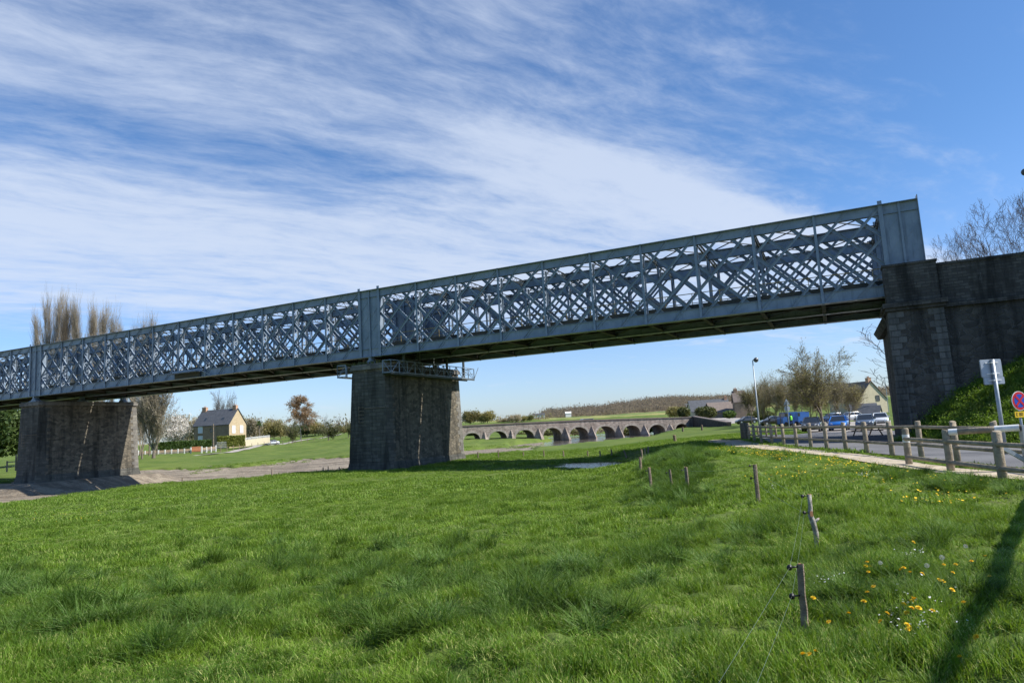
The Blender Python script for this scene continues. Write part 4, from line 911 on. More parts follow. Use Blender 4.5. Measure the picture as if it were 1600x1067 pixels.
# palm beside the house
pl = atd(405, 684, 226); pt = thing('palm_tree', 'dark palm tree to the right of the stone house', 'palm tree', (pl.x, pl.y, pl.z-.2)); hp = 5.0
m = MB(); m.tube([(0,0,0),(.05,0,hp*.5),(0,0,hp)], [.22,.18,.2], 7); m.build('trunk', M['bark'], pt)
m = MB()
for i in range(60):
    a = rb.uniform(0, 6.28); e = rb.uniform(-.6, 1.2); d = Vector((math.cos(a)*math.cos(e), math.sin(a)*math.cos(e), math.sin(e))); p0 = Vector((0,0,hp-.2)); p1 = p0+d*1.0; p2 = p1+(d+Vector((0,0,-.7))).normalized()*.6; s_ = Vector((-math.sin(a), math.cos(a), 0))*.16
    m.add([p0, p1-s_, p2, p1+s_], [(0,1,2,3)])
m.build('crown', M['leaf_dark'], pt)
# car-park trees
lot = [(1175,601,28),(1186,598,24),(1194,600,24),(1203,596,26),(1212,592,24),(1220,590,26),(1232,586,28),(1243,584,28),(1256,590,26),(1266,583,30),(1277,590,26),(1297,586,30),(1308,592,24),(1316,588,28),(1327,590,30),(1337,595,26)]
for i, (x, ty, w) in enumerate(lot):
    pxtree(x, 661-(x-1175)*.03, ty-4, 92+(i*29 % 13), w*1.3, 'slim bare car-park tree, %s from the left of the row' % ORD[i], 'bare_tree', 'vase', 30+i % 5, M['twig_pale'] if i % 3 else M['twig'], bud=M['bud_olive'], bn=4600, bs=.12, bsp=.2, group='bare trees round the car park')
pxtree(1285, 668, 543, 78, 108, 'largest bare tree of the car park with a broad budding crown', 'bare_tree', 'broad', 40, M['twig'], bud=M['bud_olive'], bn=14000, bs=.10, bsp=.16)
# bare tree leaning out from behind the abutment
pa = atd(1416, 664, 62); tree((pa.x, pa.y, h1(pa.x, pa.y)), 11.4, 12.5, 'dark bare tree half hidden behind the stone abutment', 'bare_tree', 'sparse', 48, M['twig_dark'])
# trees on the railway line above the wing wall
for i, (x, ty, dep, w, sd_) in enumerate([(1467,368,56,34,42),(1492,362,54,36,43),(1517,330,52,46,44),(1535,312,50,52,42),(1562,316,54,44,45),(1588,300,50,56,43),(1612,290,46,60,44),(1478,383,60,26,45),(1505,352,58,34,42)]):
    b = atd(x, ty, dep); tree((b.x, b.y, 5.6), b.z-5.6, w*1.5*dep/FPX, 'bare winter tree above the wing wall, %s in line from the abutment' % ORD[i], 'bare_tree', 'sparse', sd_, M['twig_dark'], bark=M['twig_dark'], group='bare trees along the railway line')
# leafy shrubs
def shrub(loc, size, label, mat, seed=1, n=2600, ls=.12, name='shrub', boxy=False, group=None, rz=0, cat='shrub'):
    rs = np.random.RandomState(seed); c = rs.uniform(-1, 1, (n*3, 3))
    if not boxy: c = c[(np.linalg.norm(c, axis=1) < 1+.18*np.sin(c[:, 0]*7+seed)*np.cos(c[:, 1]*6)) & (np.linalg.norm(c, axis=1) > .45)]
    else:
        mx = np.abs(c).max(1); c = c[mx > .84]; c *= (1+rs.uniform(-.03, .03, (len(c), 1)))
    c = c[:n]; c[:, 2] = (c[:, 2]+1)/2
    c = c*np.array([size[0]/2, size[1]/2, size[2]]); k = len(c)
    d1 = rs.randn(k, 3); d1 /= np.linalg.norm(d1, axis=1, keepdims=True); d2 = rs.randn(k, 3); d2 /= np.linalg.norm(d2, axis=1, keepdims=True)
    s = ls*rs.uniform(.5, 1.4, (k, 1)); V = np.stack([c-d1*s*.6, c+d2*s, c+d1*s*.6, c-d2*s*.8], 1).reshape(-1, 3)
    t = thing(name, label, cat, loc, rz, group)
    me = big_mesh('foliage', V, np.arange(4*k).reshape(-1, 4)); me.materials.append(mat); link('foliage', me, t)
    m = MB(); rr_ = random.Random(seed)
    if boxy: m.box(-size[0]*.42, size[0]*.42, -size[1]*.38, size[1]*.38, 0, size[2]*.9)
    else:
        for _ in range(7): m.tube([(0, 0, -.1), (rr_.uniform(-.3, .3)*size[0], rr_.uniform(-.3, .3)*size[1], size[2]*.8)], [.05*size[2]*.3+.02, .01], 5)
    m.build('stems', mat if boxy else M['bark'], t); return t
def pxshrub(px, by, dep, w, hgt, dpt, label, mat, **kw):
    a = atd(px, by, dep); return shrub((a.x, a.y, a.z), (w, dpt, hgt), label, mat, **kw)

# wooded hill and far hedgerows: uncountable, one object
def wood(name, spots, seed, mat, mat2):
    rs = np.random.RandomState(seed); V = []; mi = []
    for (x, y, z, hh, ww) in spots:
        k = 170; c = rs.randn(k, 3)*np.array([ww*.36, ww*.36, hh*.20])+np.array([x, y, z+hh*.60])
        up = np.array([0, 0, 1.]); d = rs.randn(k, 3)*.6+up*.8; s = hh*rs.uniform(.03, .10, (k, 1)); w = rs.randn(k, 3); w[:, 2] = 0; w /= np.linalg.norm(w, axis=1, keepdims=True)
        V.append(np.stack([c-w*s*.5, c+w*s*.5, c+d*s], 1)); mi.append(rs.rand(k) < .5)
    V = np.concatenate(V).reshape(-1, 3); me = big_mesh(name, V, np.arange(len(V)).reshape(-1, 3)); me.materials.append(mat); me.materials.append(mat2)
    me.polygons.foreach_set('material_index', np.concatenate(mi).astype(np.int32)); me.update(); return tag(link(name, me), kind='stuff')
rs = np.random.RandomState(3); spots = []
crest = [(848,641,640),(870,640,640),(900,637,660),(940,633,700),(975,627,760),(1010,622,800),(1060,619,820),(1110,618,820),(1155,617,820),(1250,612,820),(1400,604,820),(1700,590,820)]
for _ in range(2600):
    x = rs.uniform(850, 1500); ty = np.interp(x, [c[0] for c in crest], [c[1] for c in crest]); dep = np.interp(x, [c[0] for c in crest], [c[2] for c in crest])
    f = rs.rand()**.7; t = atd(x, ty, dep); by = ty+ (17 if x > 960 else 8+ (x-850)*.08); b = atd(x, by, dep-170*(1 if x > 960 else .5))
    p = b.lerp(t, f); hh = 9+3*rs.rand(); spots.append((p.x, p.y, p.z-hh*.92, hh, 8))
wood('far_wood', spots, 4, leaf_mat('winter_wood', (0.20, 0.165, 0.14), (0.28, 0.235, 0.19), 0.5, 0.03, 0.0), leaf_mat('winter_wood_pale', (0.24, 0.20, 0.165), (0.32, 0.275, 0.21), 0.5, 0.03, 0.0))
spots = []
for _ in range(420):
    x = rs.choice([rs.uniform(-40, 40), rs.uniform(270, 560), rs.uniform(560, 860), rs.uniform(560, 860)]); hx = 670-.0576*(x-800)
    dep = rs.uniform(420, 620); p = atd(x, hx-3, dep); hh = rs.uniform(5, 9) if x > 560 else rs.uniform(8, 13); spots.append((p.x, p.y, p.z-1, hh, 9))
wood('far_hedgerow', spots, 5, M['twig'], M['bud_olive'])
# hill body under the wood
m = MB(); V = []; N = 60
xs_ = np.linspace(846, 1750, N)
for x in xs_:
    ty = np.interp(x, [c[0] for c in crest], [c[1] for c in crest]); dep = np.interp(x, [c[0] for c in crest], [c[2] for c in crest])
    t = atd(x, ty, dep); b = atd(x, ty+(17 if x > 960 else 8+(x-850)*.08), dep-170*(1 if x > 960 else .5)); b0 = atd(x, ty+(17 if x > 960 else 8+(x-850)*.08)+2, dep-230)
    V += [b0+Vector((0,0,-14)), b+Vector((0,0,-3)), t+Vector((0,0,-9)), Vector((t.x*1.5, t.y*1.5, -5))]
F = [(4*i+j, 4*i+4+j, 4*i+5+j, 4*i+1+j) for i in range(N-1) for j in range(3)]
me = big_mesh('hill', np.array([v[:] for v in V]), np.array(F), True); me.materials.append(pmat('hill_litter', (0.13, 0.105, 0.07), 0.95, var=(0.17, 0.14, 0.09), vscale=.02, obj=False)); tag(link('hill', me), kind='structure')

# ------------------------------------------------------------------ buildings
def house(name, label, loc, rz, L, Wd, eave, ridge, wall, gable_mat, roof, wins=(), chim=(), over=.25, cat='house', base=-3):
    """x = ridge direction 0..L, y = 0..Wd, facade on y=0, gables at x=0 and x=L"""
    t = thing(name, label, cat, loc, rz)
    m = MB(); m.box(0, L, 0, Wd, base, eave, 0)
    m.prism([(0.0, 0), (1, 0)], 0, 0) if False else None
    for x0, x1 in ((0, .35), (L-.35, L)):
        m.add([(x0,0,eave),(x0,Wd,eave),(x0,Wd/2,ridge-.05),(x1,0,eave),(x1,Wd,eave),(x1,Wd/2,ridge-.05)], [(0,2,1),(3,4,5),(0,3,5,2),(1,2,5,4)], 1)
    m.box(L+.002, L+.02, 0.0, Wd, base, eave, 1)
    m.build('wall', [wall, gable_mat], t)
    m = MB(); sl = (ridge-eave)/(Wd/2)
    for sgn in (0, 1):
        ya, yb = (-over, Wd/2) if sgn == 0 else (Wd+over, Wd/2); za = eave-sl*over; th = .16
        m.hexa([(-over,ya,za),(L+over,ya,za),(L+over,yb,ridge),(-over,yb,ridge),(-over,ya,za+th),(L+over,ya,za+th),(L+over,yb,ridge+th),(-over,yb,ridge+th)])
    m.build('roof', roof, t)
    for (cx, w, h) in chim:
        m = MB(); m.box(cx-w/2, cx+w/2, Wd/2-.45, Wd/2+.45, ridge-1.2, ridge+h); m.box(cx-w/2-.06, cx+w/2+.06, Wd/2-.51, Wd/2+.51, ridge+h, ridge+h+.12)
        for k in (-.2, .2): m.tube([(cx+k*w, Wd/2, ridge+h+.12), (cx+k*w, Wd/2, ridge+h+.5)], .11, 7)
        m.build('chimney', M['brick'], t)
    for (side, u, z, w, h, kind) in wins:
        m = MB(); g = MB(); mat = M['shutter'] if kind == 'shut' else M['glass']
        def bx(q, a, b, c, d, o1, o2):
            if side == 'f': q.box(a, b, -o2, -o1, c, d)
            elif side == 'r': q.box(L+.02+o1, L+.02+o2, a, b, c, d)
            elif side == 'l': q.box(-o2, -o1, a, b, c, d)
            elif side == 'roof':
                q.add([(a, (c-eave)/sl-.02, c+o2+.18), (b, (c-eave)/sl-.02, c+o2+.18), (b, (d-eave)/sl-.02, d+o2+.18), (a, (d-eave)/sl-.02, d+o2+.18)], [(0,1,2,3)])
        if side == 'roof':
            bx(g, u, u+w, z, z+h, 0, .03); g.build('window', mat, t); continue
        for a, b, c, d in ((u-.1,u,z-.1,z+h+.1),(u+w,u+w+.1,z-.1,z+h+.1),(u,u+w,z+h,z+h+.14),(u,u+w,z-.12,z)): bx(m, a, b, c, d, .002, .09)
        wd = m.build('window', M['white'] if kind != 'dark' else M['quoin'], t); bx(g, u, u+w, z, z+h, .002, .035); 
        if kind == 'shut': bx(g, u+w/2-.015, u+w/2+.015, z, z+h, .035, .05)
        g.build('pane', mat, wd)
    return t
a = atd(311, 694, 187); b_ = atd(358, 694, 194)
dirv = Vector((b_.x-a.x, b_.y-a.y)); 
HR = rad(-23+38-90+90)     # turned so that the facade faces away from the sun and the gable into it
hr = -rad(105-90)          # gable normal (+x) points to azimuth 105
cor = atd(358, 695.6, 190); Lh, Wh = 11.6, 7.4
exv = Vector((math.cos(hr), math.sin(hr), 0))
hl = Vector((cor.x, cor.y, cor.z))-exv*Lh
# facade faces the camera side: y axis of the house points away from the viewer
sh = thing  # alias kept for readability
stone_house = house('stone_house', 'ochre stone house with steep slate roof and two chimneys', (hl.x, hl.y, cor.z), hr, Lh, Wh, 5.9, 10.1, M['house_brown_shade'], M['house_sunlit'], M['slate'],  # facade shade and gable sunlight are put into two stone colours
    wins=[('f',1.6,3.9,1.3,1.7,'shut'),('f',1.6,1.2,1.3,1.7,'shut'),('f',5.6,3.9,.5,.9,'dark'),('r',1.3,3.4,1.2,1.9,'shut'),('r',4.7,3.4,1.2,1.9,'shut'),('r',1.3,.6,1.2,1.7,'shut'),('r',4.7,.6,1.2,1.7,'shut'),('roof',2.5,7.0,.7,.8,'g'),('roof',8.2,7.0,.9,.6,'g')],
    chim=[(.75,1.3,.9),(Lh-.75,1.1,.9)])
m = MB(); m.tube([(Lh-.4, Wh/2, 11.4), (Lh-.4, Wh/2, 13.4)], .04, 5); m.box(Lh-.9, Lh+.1, Wh/2-.02, Wh/2+.02, 13.2, 13.26); m.build('tv_aerial', M['galv'], stone_house)
pb = atd(333.5, 701, 172); m = MB(); m.tube([(0,0,-.5),(0,0,6.2)], [.16,.11], 8); m.box(-.5,.5,-.05,.05,5.6,5.7)
for z in np.arange(.8, 5.5, .9): m.tube([(0,0,z),(0,0,z+.25)], .165, 8, m=1)
tag(m.build('utility_pole', [M['oldwood'], M['quoin']], loc=pb), 'dark pole with pale bands in front of the stone house', 'pole')
def pxbox(px0, px1, by, dep, th, hgt):
    a = atd(px0, by, dep); b = atd(px1, by, dep); return a, b
a = atd(238, 703.5, 168); b_ = atd(329, 699, 176); L_ = (b_-a).length
shrub(((a.x+b_.x)/2, (a.y+b_.y)/2, (a.z+b_.z)/2), (L_, 1.6, 1.9), 'long low dark green hedge in front of the stone house', M['leaf_green'], 61, 9000, .22, 'hedge', True, rz=math.atan2(b_.y-a.y, b_.x-a.x), cat='hedge')
a = atd(340, 698.5, 178); b_ = atd(382, 696.5, 181); L_ = (b_-a).length
shrub(((a.x+b_.x)/2, (a.y+b_.y)/2, (a.z+b_.z)/2), (L_, 3.0, 2.75), 'tall clipped yellow-green hedge at the corner of the stone house', M['leaf_yellow'], 62, 9000, .20, 'hedge', True, rz=math.atan2(b_.y-a.y, b_.x-a.x), cat='hedge')
# garden fence with white posts, rust-coloured gate
gf = thing('garden_fence', 'low garden fence of white posts and grey mesh panels below the hedge', 'fence')
for (x0, y0, x1, y1, n) in ((216, 711.3, 298, 706.2, 8), (315, 705, 337, 703, 3)):
    a = atd(x0, y0, 160); b_ = atd(x1, y1, 166)
    for i in range(n+1):
        p = a.lerp(b_, i/n); m = MB(); m.box(-.12, .12, -.12, .12, -.4, 1.15 if i in (0, n) else .95); m.build('post', M['white'], gf, loc=p)
    m = MB(); d = (b_-a); m.bar(a+Vector((0,0,.12)), b_+Vector((0,0,.12)), .15, .35); m.build('plinth', M['quoin'], gf)
    m = MB(); m.bar(a+Vector((0,0,.58)), b_+Vector((0,0,.58)), .04, .52); m.build('panel', M['house_brown_shade'], gf)
a = atd(299.5, 706, 165.5); b_ = atd(314, 705.2, 166.5); m = MB(); m.bar(a+Vector((0,0,.62)), b_+Vector((0,0,.62)), .08, 1.2); m.bar(a+Vector((0,-.06,1.1)), b_+Vector((0,-.06,1.1)), .06, .08); m.bar(a+Vector((0,-.06,.2)), b_+Vector((0,-.06,.2)), .06, .08)
tag(m.build('garden_gate', M['terracotta']), 'rust-coloured solid gate in the white-posted garden fence', 'gate')
gt = atd(324, 704, 168); m = MB(); 
for k in range(9): m.box(k*.28-.02, k*.28+.02, -.02, .02, 0, 1.5)
m.box(0, 2.3, -.03, .03, .1, .16); m.box(0, 2.3, -.03, .03, 1.3, 1.36); tag(m.build('iron_gate', M['white'], loc=atd(339, 700, 172)), 'white barred gate left of the tall yellow-green hedge', 'gate')
a = atd(381, 697, 182); b_ = atd(421, 690.8, 212); m = MB(); m.bar(a+Vector((0,0,.7)), b_+Vector((0,0,.7)), .3, 1.7); gw = m.build('garden_wall', M['cream']); tag(gw, 'cream garden wall with white balustrade beside the far road', 'wall')
m = MB(); up = Vector((0,0,1.55)); m.bar(a+up+Vector((0,0,.55)), b_+up+Vector((0,0,.55)), .16, .1)
for i in range(22): p = a.lerp(b_, i/21)+up; m.box(p.x-.09, p.x+.09, p.y-.09, p.y+.09, p.z, p.z+.5)
m.build('balustrade', M['white'], gw)
# verge posts along the far road
for i, x in enumerate(np.linspace(345, 500, 17)):
    y = np.interp(x, [345, 420, 500], [704, 695, 688.5]); p = atd(x, y, np.interp(x, [345, 420, 500], [163, 196, 232])); m = MB(); m.tube([(0,0,-.4),(0,0,1.0)], .07, 6)
    if i == 0: vp = m.mesh('verge_post'); vp.materials.append(M['oldwood'])
    tag(link('verge_post', vp, None, p), 'thin wooden post beside the far road, %s from the left' % ORD[i], 'post', 'posts along the far road')
# right-hand village
def pxhouse(px, by, dep, az_deg, **kw):
    a = atd(px, by, dep); return (a.x, a.y, a.z), -rad(az_deg-90)
def corner_house(px, by, dep, az, L, W_, *args, **kw):
    """px, by: where the corner between facade and right gable meets the ground; az: way the gable faces"""
    c = atd(px, by, dep); rz = -rad(az-90); ex = Vector((math.cos(rz), math.sin(rz), 0)); o = c-ex*L; lb = kw.pop('label'); nm = kw.pop('name')
    return house(nm, lb, (o.x, o.y, c.z), rz, L, W_, *args, **kw)
corner_house(1345, 657, 168, 168, 11, 8.0, 5.0, 9.4, M['cream'], M['cream'], M['slate_brown'], name='cream_house', label='tall cream rendered house with steep brown roof right of the car park', wins=[('f',2,3.0,1,1.2,'dark'),('f',6,3.0,1,1.2,'dark'),('f',2,.8,1,1.3,'dark'),('r',5.0,4.6,.9,1.2,'dark'),('r',1.0,1.2,1,1.2,'dark')], chim=[(10.3,1.0,.8)])
corner_house(1373, 658.5, 160, 110, 5.5, 3.2, 2.9, 4.2, M['cream'], M['cream'], M['slate'], name='annex', label='low cream annex with grey slate roof in front of the cream house', wins=[('f',1.0,.9,.9,1.1,'dark'),('f',3.4,.9,.9,1.1,'dark')], cat='building')
corner_house(1375, 658, 148, 125, 4.2, 4.2, 1.6, 3.3, M['house_brown_shade'], M['cream'], M['slate'], name='garage', label='small cream garage with grey slate roof beside the abutment', cat='garage')
l_, r_ = pxhouse(1082, 652.5, 205, 112)
house('slate_house', 'long grey-roofed house at the far end of the arched bridge', l_, r_+rad(20), 11.5, 6.5, 1.8, 5.0, M['cream'], M['cream'], M['slate'], wins=[('f',2,.5,.8,1,'dark'),('f',7,.5,.8,1,'dark')], chim=[(11,.8,.6)])
l_, r_ = pxhouse(1113, 653, 200, 130)
house('barn', 'long low barn with brown tiled roof beside the village square', l_, r_+rad(40), 12.5, 8.0, 1.6, 4.4, M['house_brown_shade'], M['house_brown_shade'], M['slate_brown'], wins=[('f',3,0,1.6,1.6,'dark'),('f',8,.3,1,1,'dark')], cat='barn')
l_, r_ = pxhouse(1150, 653, 196, 100)
house('gabled_house', 'tall narrow dark stone gabled house half hidden by the car-park trees', l_, r_, 3.2, 4.6, 4.6, 7.6, M['house_brown_shade'], M['pier_rubble'], M['slate_brown'], wins=[('r',2,1.4,.7,1.2,'dark')], chim=[(.8,1.0,.6)])
for (x, y, dep, L_, lab) in ((884, 650, 560, 4.5, 'tiny white building on the ridge beyond the arched bridge'), (834, 653.5, 520, 8.5, 'tiny long white shed in the fields left of the ridge')):
    l_, r_ = pxhouse(x, y, dep, 90); house('white_shed', lab, l_, r_, L_, 5, 2.2, 3.4, M['white'], M['white'], M['slate'] if x < 850 else M['white'], cat='shed')
for i, (x, y, dep, w, h_, mt) in enumerate([(1069,652,175,3.2,2.6,'leaf_olive'),(1102,652,178,5.2,2.8,'leaf_olive'),(1110,652,172,3.5,2.4,'leaf_olive'),(1140,653,182,3.4,1.9,'leaf_green'),(1190,656,150,6,2.0,'leaf_olive'),(1055,651,190,5,2.8,'bud_olive')]):
    pxshrub(x, y, dep, w, h_, w*.7, ['round green shrub beside the grey-roofed house','wide olive shrub between the grey-roofed house and the barn','narrow olive shrub touching the end of the barn','bright low green bush in front of the barn','flat olive bush behind the first car-park trees','brownish bush above the right end of the arched bridge'][i], M[mt], seed=70+i, ls=.25, n=1800)
# vegetation under the arched bridge and left edge
for i, (x, y, dep, w, h_, mt) in enumerate([(740,684,150,7,2.2,'leaf_dark'),(985,682,146,9,1.8,'leaf_olive'),(1027,676,140,6,2.6,'leaf_green'),(860,680,165,14,1.4,'leaf_olive'),(905,679,168,14,1.5,'bud_pale'),(820,682,152,8,1.0,'leaf_olive')]):
    pxshrub(x, y, dep, w, h_, 4, ['dark green bush behind the leftmost arch','olive bush behind the sixth arch counted from the left pier side','bright green bush behind the seventh arch','low olive bank growth behind the fourth arch','low straw-coloured bank growth behind the fifth arch','low olive growth behind the third arch'][i], M[mt], seed=80+i, ls=.3, n=1500, name='bank_bush', group='bushes behind the arches')
for i, (x, by, dep, w, h_) in enumerate([(4,712,126,11,8.6),(24,710,134,9,8.0),(-24,714,124,12,10),(12,708,146,13,10.5)]):
    pxshrub(x, by, dep, w, h_, w*.8, ['dark evergreen tree at the left edge, nearest one','dark evergreen touching the left pier','dark evergreen cut by the left edge of the picture','tall evergreen behind the others at the left edge'][i], M['leaf_dark'], seed=90+i, ls=.42, n=5200, name='evergreen_tree', cat='tree')
fg = thing('field_gate', 'pale wooden gate posts and rail beside the left pier', 'gate')
for (x, y0, y1) in ((24.7,729,710),(27.7,731,713.6),(10.8,731,720)):
    p = atd(x, y0, 88); q = atd(x, y1, 88); m = MB(); m.tube([(0,0,-.5),(0,0,q.z-p.z)], .10, 7); m.build('post', M['wood'], fg, loc=p)
p = atd(11, 722, 88); q = atd(24, 721, 88); m = MB(); m.bar(p, q, .06, .12); m.build('rail', M['wood'], fg)
# ------------------------------------------------------------------ post-and-rail fences
def round_post(h, r, seed, top=True):
    q = random.Random(seed); m = MB(); m.tube([(0,0,-.4),(q.gauss(0,.004),0,h*.5),(0,q.gauss(0,.004),h-.015),(0,0,h)], [r*1.03, r, r*.98, r*.86], 12); return m
def rail_fence(label, pts, H, r, rails, first_broken=None):
    f = thing('rail_fence', label, 'fence')
    P_ = [Vector((p[0], p[1], h1(p[0], p[1]))) for p in pts]
    me = [round_post(H, r, k).mesh('post', True) for k in range(3)]
    for x in me: x.materials.append(M['wood'])
    for i, p in enumerate(P_): link('post', me[i % 3], f, p, i*1.3)
    for i in range(len(P_)-1):
        a, b = P_[i], P_[i+1]; n = Vector((-(b-a).y, (b-a).x, 0)).normalized()
        if n.dot(a) > 0: n = -n
        for z in rails:
            m = MB(); m.tube([a+Vector((0,0,z))+n*r*.5, b+Vector((0,0,z))+n*r*.5], .052, 9); m.build('rail', M['wood'], f, True)
    return f, P_
rear = [(1171,686.6),(1179,688.5),(1190,690),(1206.5,691.6),(1224.6,693.7),(1244.6,696),(1267.4,698.7),(1292.3,701.7),(1322,703.6+.6),(1355,708),(1394.6,712),(1440.7,716),(1497,721.5),(1561,728),(1640,736.5),(1735,747)]
rail_fence('long weathered post-and-rail fence between the sandy path and the car-park road', [P2(x, y, PZ) for x, y in rear], 1.16, .085, (.98, .42))
for i, (x, y, lab) in enumerate([(1160.5,684.6,'stout timber post, leftmost of the tight cluster where the path bends'),(1165,685.2,'stout timber post, middle one of the tight cluster where the path bends'),(1169,684.0,'stout timber post, rear one of the tight cluster where the path bends')]):
    p = P2(x, y, PZ); m = round_post(1.2, .13, i); tag(m.build('timber_post', M['oldwood'], loc=(p[0], p[1], h1(*p)), smooth=True), lab, 'post', 'posts at the bend of the path')
rail_fence('short low rail fence on the lawn beyond the lamp post', [P2(x, y, -1.85) for x, y in ((1172,679),(1185,680.5),(1198,681.5),(1213,682))], .95, .08, (.85, .4))
near = [(1421,727.5),(1486.5,738),(1568,750.5),(1668,763),(1790,780)]
nf, NP = rail_fence('near post-and-rail fence on the grass side of the sandy path', [P2(x, y, PZ) for x, y in near], 1.02, .090, (.74, .24))
m = MB(); m.tube([(0,0,.64),(0,0,.86)], .0935, 14, caps=False); m.build('white_band', M['white'], nf, True, loc=NP[0])
# barrier pole resting on a steel post
bp_ = thing('barrier_pole', 'round wooden barrier pole with white bands above the near fence', 'barrier')
pa_, pb_ = atd(1478, 675.5, NP[1].y+.0), atd(1593, 668, NP[1].y-1.0)
dv = pb_-pa_
m = MB(); m.tube([pa_, pb_], .075, 12); m.build('pole', M['wood'], bp_, True)
for a_, b_ in ((.04, .17), (.68, 1.0)):
    m = MB(); m.tube([pa_+dv*a_, pa_+dv*b_], .0775, 12, caps=False); m.build('white_band', M['white'], bp_, True)
pc = atd(1598, 668, pb_.y); g_ = h1(pc.x, pc.y); m = MB(); m.box(-.06,.06,-.06,.06, g_-.4-pc.z, .06); m.bar((-.75, 0, -.28), (-.05, 0, -.75), .05, .09); m.build('steel_support', M['galv'], bp_, loc=pc)

# ------------------------------------------------------------------ electric fence of rough posts
def insulator(par, loc, dirn):
    m = MB(); d = Vector(dirn).normalized(); z = Vector((0,0,1)); m.tube([Vector((0,0,0)), d*.05], .006, 6)
    c = d*.062; s_ = d.cross(z); 
    ring = [c+(d*math.cos(t)+z*math.sin(t))*.016 for t in np.linspace(0, 2*math.pi, 11)]; m.tube(ring, .0065, 6, caps=False)
    m.tube([c-s_*.012, c+s_*.012], .017, 8); return m.build('insulator', M['black'], par, True, loc=loc)
efence = []
def efpost(px, by, ty, r, lab, kind='split', depth=None, ins=(), lean=0):
    g = onground(px, by); t = atd(px, ty, g.y)
    h = max(.3, t.z-g.z); lp = proj_x(px, by)
    o = thing('fence_post', lab, 'fence post', g, 0, 'rough posts of the wire fence'); q = random.Random(int(px)); 
    if kind == 'split':
        m = MB(); n = 9; rings = []; N_ = 7
        prof = [r*q.uniform(.82, 1.12) for _ in range(n)]
        for i in range(N_+1):
            z = -.25+(h+.25)*i/N_; k = 1.05-.12*i/N_; ox, oy = lean*z+q.gauss(0, .0025), q.gauss(0, .0025)
            for j in range(n): a = 2*math.pi*j/n; rings.append((ox+prof[j]*k*math.cos(a)*q.uniform(.96, 1.04), oy+prof[j]*k*math.sin(a), z+(q.uniform(-.008, .008) if i == N_ else 0)))
        F = [(i*n+j, i*n+(j+1)%n, (i+1)*n+(j+1)%n, (i+1)*n+j) for i in range(N_) for j in range(n)]
        m.add(rings, F); m.add(rings[-n:], [tuple(range(n))], 1); m.build('post', [M['oldwood'], M['cutwood']], o)
    else:     # birch branch with a snapped side shoot and a kink
        m = MB(); pts = [(.02,0,-.2),(.02,0,.04),(.02,0,h*.30),(.0,0,h*.48),(-.022,.0,h*.62),(-.012,0,h*.8),(-.010,0,h)]
        m.tube(pts, [r*1.15,r*1.1,r*1.05,r*1.15,r*1.1,r*.85,r*.85], 10); m.tube([(.0,0,h*.46),(.05,0,h*.53),(.075,0,h*.55)], [r*.7,r*.55,r*.4], 8); m.build('post', M['birch'], o, True)
        m = MB(); m.tube([(-.010,0,h-.001),(-.010,0,h+.006)], r*.8, 10); m.tube([(.072,0,h*.548),(.082,0,h*.554)], r*.38, 8); m.bar((-.020,-r*1.12,h*.60),(-.020,-r*1.05,h*.70), .035, .006); m.build('cut_faces', M['cutwood'], o)
    pos = []
    for (ix, iy) in ins:
        p = atd(ix, iy, g.y); z = p.z-g.z; ox = (-.01 if kind != 'split' else lean*z); insulator(o, (ox-r*.9, 0, z), (-1, -.15, 0)); pos.append(g+Vector((ox-r*.9-.062, -.01, z)))
    efence.append(pos); return o, pos
def proj_x(a, b): return a
efpost(1260, 989, 880, .026, 'nearest rough fence post, upright, with two black insulators', ins=[(1244, 885), (1245, 930)], lean=.028)
efpost(1275, 857, 772, .028, 'crooked pale bark fence post with a snapped side branch', kind='birch', ins=[(1259, 774.5), (1259, 800.5)])
efpost(1186, 790, 725, .042, 'third fence post from the camera, squared and split, standing alone in the grass', ins=[(1176, 727), (1176, 747)], lean=-.01)
ep = [(1075,766,729,.045,'rightmost post of the three at the foot of the tussocky bank'),(1051,768,733,.035,'middle thin post of the three at the foot of the tussocky bank'),(1018,767,730,.042,'left post of the three at the foot of the tussocky bank'),
      (1001.5,742,714,.05,'dark upright post at the left corner of the wire fence'),(1004,724,702,.05,'leaning post just behind the left corner post'),(1009,716,700,.05,'pale post behind the left corner of the wire fence'),(1013,711,698,.05,'farthest small post behind the left corner of the wire fence')]
for (x, by, ty, r_, lab) in ep:
    efpost(x, by, ty, r_, lab, ins=[(x-4, ty+5)] if r_ != .05 else [], lean=random.Random(int(x)).uniform(-.06, .06))
for i, (x, by, ty) in enumerate([(747,716.4,706),(779,715.6,703),(818,712.7,706),(850,714.4,703.5),(880.6,713.6,704),(918.5,712.7,704),(938,714.4,704),(956,712.7,702),(979,713.6,703)]):
    efpost(x, by, ty, .06, 'dark pasture post, %s from the left of the line beyond the puddle' % ORD[i], lean=(-.3 if i == 8 else 0))
for i, (x, by, ty) in enumerate([(138,768,754),(285,754,746),(425,744,733),(505,738,730),(513,737,728),(530,735,730)]):
    efpost(x, by, ty, .045, 'small pale stake, %s from the left along the edge of the river bank' % ORD[i])
efpost(1055, 690, 679.5, .16, 'thick stump-like stake with a slanting top in the meadow', lean=-.05)
efpost(1067, 674, 667, .17, 'dark short post on the lawn before the arched bridge, left one'); efpost(1097, 672, 664, .16, 'dark short post on the lawn before the arched bridge, right one')
